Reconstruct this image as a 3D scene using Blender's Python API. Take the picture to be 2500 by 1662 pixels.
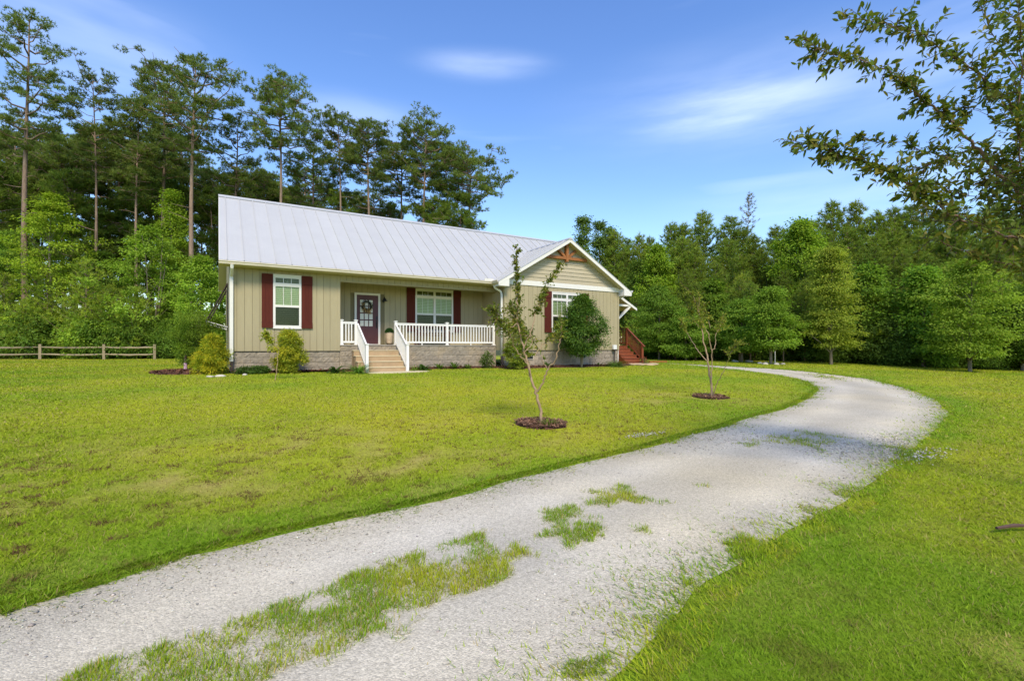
import bpy, bmesh, math, random
import numpy as np
from mathutils import Vector, Matrix

scene = bpy.context.scene
for o in list(bpy.data.objects):
    bpy.data.objects.remove(o)
C = scene.collection

# ------------------------------------------------------------------ camera
TH = 0.543                      # the camera looks 31 degrees to the right of the house's depth axis
FPX, HZN = 1191.03, 847.39
cam = bpy.data.cameras.new('camera')
cam.sensor_width = 36.0
cam.lens = FPX / 2500 * 36
cam.shift_y = (HZN - 831) / 2500
cam.clip_start = 0.05
cam.clip_end = 6000
camo = bpy.data.objects.new('camera', cam)
C.objects.link(camo)
camo.location = (0, 0, 1.5)
camo.rotation_euler = (math.pi / 2, 0, -TH)
scene.camera = camo

# ------------------------------------------------------------------ sky, sun, exposure
LIGHT = Vector((0.34, 1.0, -1.12)).normalized()
SUN_EL = math.asin(-LIGHT.z)
SUN_AZ = math.atan2(-LIGHT.x, -LIGHT.y)
world = bpy.data.worlds.new('World')
scene.world = world
world.use_nodes = True
nt = world.node_tree
nt.nodes.clear()
wo = nt.nodes.new('ShaderNodeOutputWorld')
bg = nt.nodes.new('ShaderNodeBackground')
sky = nt.nodes.new('ShaderNodeTexSky')
sky.sky_type = 'NISHITA'
sky.sun_disc = False
sky.sun_elevation = SUN_EL
sky.sun_rotation = SUN_AZ
sky.altitude = 0
sky.air_density = 1.25
sky.dust_density = 0.25
sky.ozone_density = 3.0
bg.inputs['Strength'].default_value = 0.15
hs = nt.nodes.new('ShaderNodeHueSaturation')
hs.inputs['Saturation'].default_value = 1.2
hs.inputs['Hue'].default_value = 0.513
nt.links.new(sky.outputs[0], hs.inputs['Color'])
# thin wispy cirrus: stretched noise on the sky direction
tc = nt.nodes.new('ShaderNodeTexCoord')
mp = nt.nodes.new('ShaderNodeMapping')
mp.inputs['Rotation'].default_value = (0, 0, TH + 0.25)
mp.inputs['Scale'].default_value = (1.5, 1.5, 9.0)
nt.links.new(tc.outputs['Generated'], mp.inputs['Vector'])
n1 = nt.nodes.new('ShaderNodeTexNoise')
n1.inputs['Scale'].default_value = 1.5
n1.inputs['Detail'].default_value = 3
n1.inputs['Roughness'].default_value = 0.42
n1.inputs['Distortion'].default_value = 0.55
nt.links.new(mp.outputs[0], n1.inputs['Vector'])
cr = nt.nodes.new('ShaderNodeMapRange')
cr.inputs['From Min'].default_value = 0.555
cr.inputs['From Max'].default_value = 0.82
cr.inputs['To Max'].default_value = 0.16
nt.links.new(n1.outputs['Fac'], cr.inputs['Value'])
# soft cloud banks: centre (right, ahead, up) and half extents as seen facing the house
vr = nt.nodes.new('ShaderNodeVectorRotate')
vr.rotation_type = 'Z_AXIS'
vr.inputs['Angle'].default_value = TH
nt.links.new(tc.outputs['Generated'], vr.inputs['Vector'])
n2 = nt.nodes.new('ShaderNodeTexNoise')
n2.inputs['Scale'].default_value = 3.2
n2.inputs['Detail'].default_value = 5
n2.inputs['Roughness'].default_value = 0.5
nt.links.new(mp.outputs[0], n2.inputs['Vector'])
nr = nt.nodes.new('ShaderNodeMapRange')
nr.inputs['From Min'].default_value = 0.35
nr.inputs['From Max'].default_value = 0.65
nr.inputs['To Min'].default_value = 0.35
nt.links.new(n2.outputs['Fac'], nr.inputs['Value'])
total = cr.outputs[0]
for (bx_, bz_), (ex_, ez_), amp in (((0.453, 0.491), (0.22, 0.060), 0.29), ((0.45, 0.50), (0.42, 0.13), 0.12), ((-0.06, 0.577), (0.18, 0.034), 0.18), ((-0.32, 0.464), (0.24, 0.06), 0.15), ((-0.88, 0.60), (0.30, 0.14), 0.12), ((0.75, 0.33), (0.45, 0.07), 0.12), ((1.3, 0.7), (0.5, 0.12), 0.15), ((-1.9, 0.6), (0.6, 0.15), 0.15)):
    ctr = Vector((bx_, 1, bz_)).normalized()
    sb = nt.nodes.new('ShaderNodeVectorMath')
    sb.operation = 'SUBTRACT'
    nt.links.new(vr.outputs[0], sb.inputs[0])
    sb.inputs[1].default_value = ctr
    ml = nt.nodes.new('ShaderNodeVectorMath')
    ml.operation = 'MULTIPLY'
    nt.links.new(sb.outputs[0], ml.inputs[0])
    ml.inputs[1].default_value = (1 / ex_, 1 / ex_, 1 / ez_)
    le = nt.nodes.new('ShaderNodeVectorMath')
    le.operation = 'LENGTH'
    nt.links.new(ml.outputs[0], le.inputs[0])
    fo = nt.nodes.new('ShaderNodeMapRange')
    fo.interpolation_type = 'SMOOTHERSTEP'
    fo.inputs['From Min'].default_value = 0
    fo.inputs['From Max'].default_value = 1
    fo.inputs['To Min'].default_value = amp
    fo.inputs['To Max'].default_value = 0
    nt.links.new(le.outputs['Value'], fo.inputs['Value'])
    mm_ = nt.nodes.new('ShaderNodeMath')
    mm_.operation = 'MULTIPLY_ADD'
    mm_.use_clamp = True
    nt.links.new(fo.outputs[0], mm_.inputs[0])
    nt.links.new(nr.outputs[0], mm_.inputs[1])
    nt.links.new(total, mm_.inputs[2])
    total = mm_.outputs[0]
mx = nt.nodes.new('ShaderNodeMix')
mx.data_type = 'RGBA'
nt.links.new(total, mx.inputs['Factor'])
nt.links.new(hs.outputs[0], mx.inputs['A'])
mx.inputs['B'].default_value = (7.0, 7.6, 8.6, 1)
nt.links.new(mx.outputs['Result'], bg.inputs['Color'])
nt.links.new(bg.outputs[0], wo.inputs['Surface'])

sun = bpy.data.lights.new('sun', 'SUN')
sun.energy = 2.8
sun.angle = math.radians(17)
sun.color = (1.0, 0.885, 0.70)
suno = bpy.data.objects.new('sun', sun)
C.objects.link(suno)
suno.rotation_euler = LIGHT.to_track_quat('-Z', 'Y').to_euler()
suno.location = (-10, -30, 30)

vs = scene.view_settings
vs.view_transform = 'Standard'
vs.look = 'None'
vs.exposure = 0.7
vs.gamma = 1.0
vs.use_curve_mapping = False
scene.cycles.use_denoising = True
scene.cycles.max_bounces = 6
scene.cycles.transparent_max_bounces = 8

# ------------------------------------------------------------------ helpers
COS, SIN = math.cos(TH), math.sin(TH)


def survey(u, d):
    """bearing (as a column of a 2500 wide frame) and distance ahead -> ground plan x, y"""
    k = (u - 1250) / FPX
    return d * (SIN + k * COS), d * (COS - k * SIN)


def zg(x, y):
    """height of the lawn: it climbs gently from the drive to the house"""
    t = np.clip((np.asarray(y, float) + 1) / 21, 0, 1)
    return 0.60 * t * t * (3 - 2 * t)


def _hash(ix, iy, seed):
    n = (ix * 374761393 + iy * 668265263 + seed * 974634777) & 0x7fffffff
    n = ((n ^ (n >> 13)) * 1274126177) & 0x7fffffff
    n = n ^ (n >> 16)
    return (n & 0xffff) / 65535.0


def vnoise(x, y, scale, seed):
    x = np.asarray(x, float) / scale
    y = np.asarray(y, float) / scale
    ix, iy = np.floor(x).astype(np.int64), np.floor(y).astype(np.int64)
    fx, fy = x - ix, y - iy
    fx, fy = fx * fx * (3 - 2 * fx), fy * fy * (3 - 2 * fy)
    a, b = _hash(ix, iy, seed), _hash(ix + 1, iy, seed)
    c, d = _hash(ix, iy + 1, seed), _hash(ix + 1, iy + 1, seed)
    return (a * (1 - fx) + b * fx) * (1 - fy) + (c * (1 - fx) + d * fx) * fy


def fbm(x, y, scale, seed, octaves=3):
    r, a, t = 0, 1.0, 0
    for i in range(octaves):
        r = r + a * vnoise(x, y, scale / 2 ** i, seed + i * 17)
        t += a
        a *= 0.55
    return r / t


def inside(poly, x, y):
    x, y = np.asarray(x, float), np.asarray(y, float)
    r = np.zeros(x.shape, bool)
    n = len(poly)
    for i in range(n):
        x0, y0 = poly[i]
        x1, y1 = poly[(i + 1) % n]
        if y0 == y1:
            continue
        cond = ((y0 > y) != (y1 > y)) & (x < (x1 - x0) * (y - y0) / (y1 - y0) + x0)
        r ^= cond
    return r


def smoothmask(x, a, b):
    t = np.clip((x - a) / (b - a), 0, 1)
    return t * t * (3 - 2 * t)


def mesh_np(name, verts, tris, col=None, smooth=False, nv=3):
    """numpy arrays -> mesh; faces all triangles (nv=3) or all quads (nv=4)"""
    me = bpy.data.meshes.new(name)
    verts = np.ascontiguousarray(verts, np.float32)
    tris = np.ascontiguousarray(tris, np.int32)
    me.vertices.add(len(verts))
    me.vertices.foreach_set('co', verts.ravel())
    me.loops.add(tris.size)
    me.loops.foreach_set('vertex_index', tris.ravel())
    me.polygons.add(len(tris))
    me.polygons.foreach_set('loop_start', np.arange(0, tris.size, nv, dtype=np.int32))
    me.polygons.foreach_set('loop_total', np.full(len(tris), nv, np.int32))
    if smooth:
        me.polygons.foreach_set('use_smooth', np.ones(len(tris), bool))
    if col is not None:
        a = me.color_attributes.new('Col', 'FLOAT_COLOR', 'POINT')
        cc = np.ones((len(verts), 4), np.float32)
        cc[:, :3] = col
        a.data.foreach_set('color', cc.ravel())
    me.update()
    me.validate()
    return me


def link(name, me, mat=None, parent=None, loc=(0, 0, 0), rot=(0, 0, 0), scale=(1, 1, 1)):
    o = bpy.data.objects.new(name, me)
    C.objects.link(o)
    if mat and me is not None and not me.materials:
        me.materials.append(mat)
    o.parent = parent
    o.location = loc
    o.rotation_euler = rot
    o.scale = scale
    return o


def tag(o, label=None, cat=None, group=None, kind=None):
    if label:
        o['label'] = label
    if cat:
        o['category'] = cat
    if group:
        o['group'] = group
    if kind:
        o['kind'] = kind
    return o


def thing(name, label, cat, loc=(0, 0, 0), rz=0, group=None):
    o = link(name, None, None, None, loc, (0, 0, rz))
    o.empty_display_size = 0.2
    return tag(o, label, cat, group)


def wloc(o):
    v = Vector((0, 0, 0))
    while o is not None:
        v = v + Vector(o.location)
        o = o.parent
    return v


def copy_tree(o, parent=None):
    c = o.copy()
    C.objects.link(c)
    c.parent = parent
    for ch in list(o.children):
        copy_tree(ch, c)
    return c


class MB:
    """collects boxes, tubes and prisms in world coordinates; build() links them as ONE mesh"""

    def __init__(self):
        self.v, self.f = [], []

    def add(self, vs, fs):
        n = len(self.v)
        self.v += [tuple(p) for p in vs]
        self.f += [tuple(i + n for i in q) for q in fs]
        return self

    def box(self, x0, x1, y0, y1, z0, z1):
        return self.add([(x0, y0, z0), (x1, y0, z0), (x1, y1, z0), (x0, y1, z0), (x0, y0, z1), (x1, y0, z1), (x1, y1, z1), (x0, y1, z1)],
                        [(0, 3, 2, 1), (4, 5, 6, 7), (0, 1, 5, 4), (1, 2, 6, 5), (2, 3, 7, 6), (3, 0, 4, 7)])

    def bar(self, a, b, w, h, up=(0, 0, 1)):
        """rectangular bar between two points"""
        a, b = Vector(a), Vector(b)
        d = (b - a).normalized()
        upv = Vector(up)
        s = d.cross(upv)
        if s.length < 1e-4:
            s = Vector((1, 0, 0))
        s.normalize()
        t = s.cross(d).normalized()
        vs_ = []
        for p in (a, b):
            for i, j in ((-1, -1), (1, -1), (1, 1), (-1, 1)):
                vs_.append(p + s * (i * w / 2) + t * (j * h / 2))
        return self.add(vs_, [(0, 3, 2, 1), (4, 5, 6, 7), (0, 1, 5, 4), (1, 2, 6, 5), (2, 3, 7, 6), (3, 0, 4, 7)])

    def tube(self, pts, radii, n=8, cap=True):
        pts = [Vector(p) for p in pts]
        if not hasattr(radii, '__len__'):
            radii = [radii] * len(pts)
        rings = []
        vs_ = []
        ref = Vector((0.31, 0.95, 0.1)).normalized()
        for i, p in enumerate(pts):
            d = (pts[min(i + 1, len(pts) - 1)] - pts[max(i - 1, 0)])
            if d.length < 1e-6:
                d = Vector((0, 0, 1))
            d.normalize()
            s = d.cross(ref)
            if s.length < 1e-3:
                s = d.cross(Vector((1, 0, 0)))
            s.normalize()
            t = d.cross(s)
            for j in range(n):
                a = 2 * math.pi * j / n
                vs_.append(p + s * (math.cos(a) * radii[i]) + t * (math.sin(a) * radii[i]))
        fs = []
        for i in range(len(pts) - 1):
            for j in range(n):
                a, b = i * n + j, i * n + (j + 1) % n
                fs.append((a, b, b + n, a + n))
        if cap:
            fs.append(tuple(range(n - 1, -1, -1)))
            fs.append(tuple(range((len(pts) - 1) * n, len(pts) * n)))
        return self.add(vs_, fs)

    def prism(self, poly, vec):
        """closed polygon (list of 3D points) pushed along vec"""
        n = len(poly)
        v = Vector(vec)
        vs_ = [Vector(p) for p in poly] + [Vector(p) + v for p in poly]
        fs = [tuple(range(n - 1, -1, -1)), tuple(range(n, 2 * n))]
        for i in range(n):
            j = (i + 1) % n
            fs.append((i, j, j + n, i + n))
        return self.add(vs_, fs)

    def lathe(self, prof, center, n=24):
        vs_, fs = [], []
        for r, z in prof:
            for j in range(n):
                a = 2 * math.pi * j / n
                vs_.append((center[0] + r * math.cos(a), center[1] + r * math.sin(a), center[2] + z))
        for i in range(len(prof) - 1):
            for j in range(n):
                a, b = i * n + j, i * n + (j + 1) % n
                fs.append((a, b, b + n, a + n))
        fs.append(tuple(range(n - 1, -1, -1)))
        fs.append(tuple(range((len(prof) - 1) * n, len(prof) * n)))
        return self.add(vs_, fs)

    def mesh(self, name, smooth=False, offset=None):
        me = bpy.data.meshes.new(name)
        vs_ = self.v if offset is None else [(p[0] - offset[0], p[1] - offset[1], p[2] - offset[2]) for p in self.v]
        me.from_pydata(vs_, [], self.f)
        bm = bmesh.new()
        bm.from_mesh(me)
        bmesh.ops.recalc_face_normals(bm, faces=bm.faces)
        bm.to_mesh(me)
        bm.free()
        if smooth:
            me.polygons.foreach_set('use_smooth', [True] * len(me.polygons))
        return me

    def build(self, name, mat, parent=None, smooth=False, bevel=0):
        ploc = wloc(parent) if parent is not None else Vector((0, 0, 0))
        vs_ = np.array(self.v)
        cen = Vector(((vs_[:, 0].min() + vs_[:, 0].max()) / 2, (vs_[:, 1].min() + vs_[:, 1].max()) / 2, vs_[:, 2].min()))
        o = link(name, self.mesh(name, smooth, cen), mat, parent, cen - ploc)
        if bevel:
            b = o.modifiers.new('bevel', 'BEVEL')
            b.width = bevel
            b.segments = 2
            b.limit_method = 'ANGLE'
        return o


def boxpart(name, mat, parent, x0, x1, y0, y1, z0, z1, bevel=0):
    return MB().box(x0, x1, y0, y1, z0, z1).build(name, mat, parent, bevel=bevel)


# ------------------------------------------------------------------ materials
def new_mat(name):
    m = bpy.data.materials.new(name)
    m.use_nodes = True
    t = m.node_tree
    b = t.nodes['Principled BSDF']
    return m, t, b


def col4(c):
    return (c[0], c[1], c[2], 1)


def paint(name, c, rough=0.6, var=0.06, scale=6.0, bump=0.0, bscale=60, objvar=0.0, dirt=None, metal=0.0, spec=0.4, stretch=None):
    """plain material: colour with soft mottling, a little per-piece variation, optional relief and dirt"""
    m, t, b = new_mat(name)
    L = t.links.new
    tcn = t.nodes.new('ShaderNodeTexCoord')
    geo = t.nodes.new('ShaderNodeNewGeometry')
    src = geo.outputs['Position']
    if stretch:
        mpn = t.nodes.new('ShaderNodeMapping')
        mpn.inputs['Scale'].default_value = stretch
        L(src, mpn.inputs['Vector'])
        src = mpn.outputs[0]
    n = t.nodes.new('ShaderNodeTexNoise')
    n.inputs['Scale'].default_value = scale
    n.inputs['Detail'].default_value = 6
    n.inputs['Roughness'].default_value = 0.62
    L(src, n.inputs['Vector'])
    mr = t.nodes.new('ShaderNodeMapRange')
    mr.inputs['From Min'].default_value = 0.25
    mr.inputs['From Max'].default_value = 0.75
    mr.inputs['To Min'].default_value = 1 - var
    mr.inputs['To Max'].default_value = 1 + var
    L(n.outputs['Fac'], mr.inputs['Value'])
    val = mr.outputs[0]
    if objvar:
        oi = t.nodes.new('ShaderNodeObjectInfo')
        m2 = t.nodes.new('ShaderNodeMapRange')
        m2.inputs['To Min'].default_value = 1 - objvar
        m2.inputs['To Max'].default_value = 1 + objvar
        L(oi.outputs['Random'], m2.inputs['Value'])
        mm = t.nodes.new('ShaderNodeMath')
        mm.operation = 'MULTIPLY'
        L(val, mm.inputs[0])
        L(m2.outputs[0], mm.inputs[1])
        val = mm.outputs[0]
    vm = t.nodes.new('ShaderNodeVectorMath')
    vm.operation = 'SCALE'
    vm.inputs[0].default_value = c
    L(val, vm.inputs['Scale'])
    out = vm.outputs[0]
    if dirt:
        dcol, dscale, damt = dirt
        dn = t.nodes.new('ShaderNodeTexNoise')
        dn.inputs['Scale'].default_value = dscale
        dn.inputs['Detail'].default_value = 8
        dn.inputs['Roughness'].default_value = 0.7
        L(src, dn.inputs['Vector'])
        dr = t.nodes.new('ShaderNodeMapRange')
        dr.inputs['From Min'].default_value = 0.5
        dr.inputs['From Max'].default_value = 0.72
        dr.inputs['To Max'].default_value = damt
        L(dn.outputs['Fac'], dr.inputs['Value'])
        dm = t.nodes.new('ShaderNodeMix')
        dm.data_type = 'RGBA'
        L(dr.outputs[0], dm.inputs['Factor'])
        L(out, dm.inputs['A'])
        dm.inputs['B'].default_value = col4(dcol)
        out = dm.outputs['Result']
    L(out, b.inputs['Base Color'])
    b.inputs['Roughness'].default_value = rough
    b.inputs['Metallic'].default_value = metal
    b.inputs['Specular IOR Level'].default_value = spec
    if bump:
        bn = t.nodes.new('ShaderNodeTexNoise')
        bn.inputs['Scale'].default_value = bscale
        bn.inputs['Detail'].default_value = 5
        L(src, bn.inputs['Vector'])
        bp = t.nodes.new('ShaderNodeBump')
        bp.inputs['Strength'].default_value = 1.0
        bp.inputs['Distance'].default_value = bump
        L(bn.outputs['Fac'], bp.inputs['Height'])
        L(bp.outputs[0], b.inputs['Normal'])
    return m


def leaf_mat(name, tint=(2.3, 2.1, 1.6), trans=0.45, rough=0.6, objvar=0.14, spec=0.12):
    """thin leaf: colour comes from each leaf's own attribute, light also comes through it"""
    m, t, b = new_mat(name)
    L = t.links.new
    at = t.nodes.new('ShaderNodeAttribute')
    at.attribute_name = 'Col'
    oi = t.nodes.new('ShaderNodeObjectInfo')
    m2 = t.nodes.new('ShaderNodeMapRange')
    m2.inputs['To Min'].default_value = 1 - objvar
    m2.inputs['To Max'].default_value = 1 + objvar
    L(oi.outputs['Random'], m2.inputs['Value'])
    vm = t.nodes.new('ShaderNodeVectorMath')
    vm.operation = 'SCALE'
    L(at.outputs['Color'], vm.inputs[0])
    L(m2.outputs[0], vm.inputs['Scale'])
    v2 = t.nodes.new('ShaderNodeVectorMath')
    v2.operation = 'MULTIPLY'
    L(vm.outputs[0], v2.inputs[0])
    v2.inputs[1].default_value = tint
    L(v2.outputs[0], b.inputs['Base Color'])
    b.inputs['Roughness'].default_value = rough
    b.inputs['Specular IOR Level'].default_value = spec
    tr = t.nodes.new('ShaderNodeBsdfTranslucent')
    v3 = t.nodes.new('ShaderNodeVectorMath')
    v3.operation = 'MULTIPLY'
    L(v2.outputs[0], v3.inputs[0])
    v3.inputs[1].default_value = (1.15, 1.25, 0.7)
    L(v3.outputs[0], tr.inputs['Color'])
    ms = t.nodes.new('ShaderNodeMixShader')
    ms.inputs[0].default_value = trans
    L(b.outputs[0], ms.inputs[1])
    L(tr.outputs[0], ms.inputs[2])
    L(ms.outputs[0], t.nodes['Material Output'].inputs['Surface'])
    return m


def ground_mat():
    m, t, b = new_mat('lawn_soil')
    L = t.links.new
    at = t.nodes.new('ShaderNodeAttribute')
    at.attribute_name = 'Col'
    geo = t.nodes.new('ShaderNodeNewGeometry')
    n = t.nodes.new('ShaderNodeTexNoise')
    n.inputs['Scale'].default_value = 14
    n.inputs['Detail'].default_value = 8
    n.inputs['Roughness'].default_value = 0.75
    L(geo.outputs['Position'], n.inputs['Vector'])
    mr = t.nodes.new('ShaderNodeMapRange')
    mr.inputs['From Min'].default_value = 0.3
    mr.inputs['From Max'].default_value = 0.7
    mr.inputs['To Min'].default_value = 0.72
    mr.inputs['To Max'].default_value = 1.18
    L(n.outputs['Fac'], mr.inputs['Value'])
    vm = t.nodes.new('ShaderNodeVectorMath')
    vm.operation = 'SCALE'
    L(at.outputs['Color'], vm.inputs[0])
    L(mr.outputs[0], vm.inputs['Scale'])
    L(vm.outputs[0], b.inputs['Base Color'])
    b.inputs['Roughness'].default_value = 0.95
    b.inputs['Specular IOR Level'].default_value = 0.1
    bp = t.nodes.new('ShaderNodeBump')
    bp.inputs['Distance'].default_value = 0.02
    L(n.outputs['Fac'], bp.inputs['Height'])
    L(bp.outputs[0], b.inputs['Normal'])
    return m


def gravel_mat():
    m, t, b = new_mat('limestone_gravel')
    L = t.links.new
    at = t.nodes.new('ShaderNodeAttribute')
    at.attribute_name = 'Col'
    geo = t.nodes.new('ShaderNodeNewGeometry')
    v = t.nodes.new('ShaderNodeTexVoronoi')
    v.inputs['Scale'].default_value = 110
    v.inputs['Randomness'].default_value = 1
    L(geo.outputs['Position'], v.inputs['Vector'])
    sep = t.nodes.new('ShaderNodeSeparateColor')
    L(v.outputs['Color'], sep.inputs[0])
    mr = t.nodes.new('ShaderNodeMapRange')
    mr.inputs['To Min'].default_value = 0.76
    mr.inputs['To Max'].default_value = 1.16
    L(sep.outputs[0], mr.inputs['Value'])
    n = t.nodes.new('ShaderNodeTexNoise')
    n.inputs['Scale'].default_value = 38
    n.inputs['Detail'].default_value = 6
    n.inputs['Roughness'].default_value = 0.8
    L(geo.outputs['Position'], n.inputs['Vector'])
    m2 = t.nodes.new('ShaderNodeMapRange')
    m2.inputs['From Min'].default_value = 0.3
    m2.inputs['From Max'].default_value = 0.7
    m2.inputs['To Min'].default_value = 0.76
    m2.inputs['To Max'].default_value = 1.16
    L(n.outputs['Fac'], m2.inputs['Value'])
    mm = t.nodes.new('ShaderNodeMath')
    mm.operation = 'MULTIPLY'
    L(mr.outputs[0], mm.inputs[0])
    L(m2.outputs[0], mm.inputs[1])
    vm = t.nodes.new('ShaderNodeVectorMath')
    vm.operation = 'SCALE'
    L(at.outputs['Color'], vm.inputs[0])
    L(mm.outputs[0], vm.inputs['Scale'])
    L(vm.outputs[0], b.inputs['Base Color'])
    b.inputs['Roughness'].default_value = 0.9
    b.inputs['Specular IOR Level'].default_value = 0.2
    bp = t.nodes.new('ShaderNodeBump')
    bp.inputs['Distance'].default_value = 0.004
    bp.inputs['Strength'].default_value = 0.8
    iv = t.nodes.new('ShaderNodeMath')
    iv.operation = 'SUBTRACT'
    iv.inputs[0].default_value = 1
    L(v.outputs['Distance'], iv.inputs[1])
    L(iv.outputs[0], bp.inputs['Height'])
    L(bp.outputs[0], b.inputs['Normal'])
    return m


def attr_mat(name, rough=0.9, spec=0.2):
    m, t, b = new_mat(name)
    at = t.nodes.new('ShaderNodeAttribute')
    at.attribute_name = 'Col'
    t.links.new(at.outputs['Color'], b.inputs['Base Color'])
    b.inputs['Roughness'].default_value = rough
    b.inputs['Specular IOR Level'].default_value = spec
    return m


def glass_mat(name, tint, rough=0.03):
    """window glass: a clear pane that mirrors the yard at a slant and shows what is behind it"""
    m, t, b = new_mat(name)
    L = t.links.new
    tr = t.nodes.new('ShaderNodeBsdfTransparent')
    tr.inputs['Color'].default_value = col4(tint)
    gl = t.nodes.new('ShaderNodeBsdfGlossy')
    gl.inputs['Roughness'].default_value = rough
    gl.inputs['Color'].default_value = (0.9, 0.95, 0.95, 1)
    fr = t.nodes.new('ShaderNodeFresnel')
    fr.inputs['IOR'].default_value = 1.3
    ms = t.nodes.new('ShaderNodeMixShader')
    L(fr.outputs[0], ms.inputs[0])
    L(tr.outputs[0], ms.inputs[1])
    L(gl.outputs[0], ms.inputs[2])
    L(ms.outputs[0], t.nodes['Material Output'].inputs['Surface'])
    return m


M = dict(
    siding=paint('tan_siding', (0.338, 0.288, 0.170), 0.75, 0.05, 5, 0.0008, 90, 0.035, ((0.27, 0.23, 0.13), 1.3, 0.25), stretch=(3, 3, 0.5)),
    lap=paint('greige_lap_siding', (0.40, 0.345, 0.235), 0.75, 0.05, 4, 0.0008, 60, 0.03),
    wallback=paint('siding_backing', (0.17, 0.145, 0.08), 0.9),
    white=paint('white_trim', (0.66, 0.635, 0.58), 0.45, 0.03, 3, 0, 60, 0.02, ((0.6, 0.57, 0.48), 2.0, 0.12)),
    vinyl=paint('white_vinyl', (0.74, 0.72, 0.68), 0.35, 0.02, 4, 0, 60, 0.02),
    beige=paint('beige_gutter', (0.68, 0.60, 0.47), 0.4, 0.05, 3, 0, 60, 0, ((0.40, 0.33, 0.22), 2.5, 0.25)),
    roof=paint('galvalume_roof', (0.465, 0.460, 0.440), 0.42, 0.04, 1.4, 0.004, 1.8, 0.025, ((0.43, 0.42, 0.405), 0.9, 0.5), metal=0.08, spec=0.4),
    roofdark=paint('roof_edge_dark_metal', (0.30, 0.31, 0.33), 0.5, 0.05, 3, metal=0.3),  # darker grey metal for drip edges and ridge closures
    soffit=paint('cream_soffit', (0.52, 0.46, 0.28), 0.7, 0.04, 4),
    shutter=paint('oxblood_shutter', (0.085, 0.019, 0.012), 0.75, 0.12, 8, 0.0006, 50, 0.08, ((0.075, 0.02, 0.015), 3, 0.4), stretch=(6, 6, 0.6), spec=0.12),
    door=paint('plum_door', (0.080, 0.024, 0.026), 0.5, 0.06, 5),
    blind=paint('cream_blind', (0.64, 0.63, 0.53), 0.6, 0.03, 4),
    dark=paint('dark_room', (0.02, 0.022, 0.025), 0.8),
    black=paint('black_iron', (0.012, 0.012, 0.014), 0.45, 0.1, 20),
    block=paint('split_face_block', (0.265, 0.225, 0.172), 0.95, 0.26, 9, 0.006, 22, 0.09, ((0.40, 0.30, 0.17), 1.1, 0.55)),
    mortar=paint('mortar', (0.36, 0.30, 0.225), 0.95, 0.1, 12),
    concrete=paint('tan_concrete', (0.38, 0.27, 0.158), 0.9, 0.14, 4, 0.001, 60, 0.04, ((0.26, 0.17, 0.09), 2.6, 0.5)),
    slab=paint('pale_concrete', (0.55, 0.47, 0.30), 0.9, 0.08, 5, 0.001, 60),
    porchfloor=paint('porch_concrete', (0.36, 0.32, 0.27), 0.9, 0.08, 5),
    cedar=paint('cedar_beam', (0.27, 0.10, 0.025), 0.6, 0.22, 5, 0.001, 40, 0.1, stretch=(1, 1, 5)),
    redwood=paint('redwood_deck', (0.20, 0.052, 0.018), 0.6, 0.2, 6, 0.001, 40, 0.14, stretch=(1, 6, 6)),
    brownpipe=paint('brown_plastic', (0.045, 0.028, 0.02), 0.5, 0.1, 6),
    greybox=paint('grey_plastic', (0.66, 0.66, 0.64), 0.5, 0.03, 6),
    fence=paint('weathered_rail', (0.27, 0.215, 0.13), 0.9, 0.25, 5, 0.003, 30, 0.12, stretch=(0.6, 4, 4)),
    pinebark=paint('pine_bark', (0.21, 0.145, 0.10), 0.95, 0.35, 3.5, 0.02, 9, 0.18, ((0.34, 0.26, 0.19), 2.2, 0.6), stretch=(2.2, 2.2, 0.6)),
    bark=paint('grey_bark', (0.18, 0.145, 0.105), 0.95, 0.3, 6, 0.006, 30, 0.15, ((0.30, 0.27, 0.21), 3, 0.5), stretch=(2, 2, 0.7)),
    myrtlebark=paint('myrtle_bark', (0.30, 0.20, 0.115), 0.7, 0.22, 9, 0.001, 40, 0.1, ((0.42, 0.33, 0.22), 6, 0.6)),
    myrtlebark2=paint('young_myrtle_bark', (0.15, 0.085, 0.055), 0.7, 0.22, 30, 0.001, 60, 0.1, ((0.26, 0.18, 0.11), 12, 0.5)),
    twig=paint('reddish_twig', (0.085, 0.045, 0.032), 0.7, 0.2, 20),
    stone=paint('pale_stone', (0.46, 0.42, 0.34), 0.9, 0.18, 10, 0.004, 30, 0.15),
    flagstone=paint('flagstone', (0.45, 0.34, 0.20), 0.9, 0.2, 6, 0.004, 25, 0.15),
    pot=paint('carved_pot', (0.50, 0.39, 0.26), 0.8, 0.3, 22, 0.01, 24, 0, ((0.14, 0.07, 0.035), 24, 0.9)),
    straw=paint('dried_wreath', (0.32, 0.20, 0.07), 0.9, 0.4, 30, 0, 60, 0.3),
    wreath=paint('wreath_green', (0.025, 0.03, 0.018), 0.8, 0.4, 30),
    pink=paint('pink_sleeve', (0.42, 0.27, 0.33), 0.7, 0.25, 20),
    benchwood=paint('bench_wood', (0.085, 0.03, 0.02), 0.6, 0.2, 10),
    bark_mulch=paint('dark_mulch_soil', (0.085, 0.036, 0.02), 1.0, 0.4, 30, 0.02, 45),
)
M['leaf'] = leaf_mat('broad_leaf', (2.35, 2.1, 1.75))
M['needle'] = leaf_mat('pine_needle', (3.9, 3.2, 2.0), trans=0.45, rough=0.6, objvar=0.16, spec=0.1)
M['grass'] = leaf_mat('grass_blade', (1, 1, 1), trans=0.35, objvar=0.0, spec=0.08)
M['myrtle'] = leaf_mat('myrtle_leaf', (1.5, 1.45, 1.2), trans=0.35, objvar=0.05, spec=0.25, rough=0.5)
M['ground'] = ground_mat()
M['gravel'] = gravel_mat()
M['pebble'] = attr_mat('pebble')
M['chips'] = attr_mat('bark_chip')
M['glass'] = glass_mat('window_glass', (0.84, 0.9, 0.78))
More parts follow.
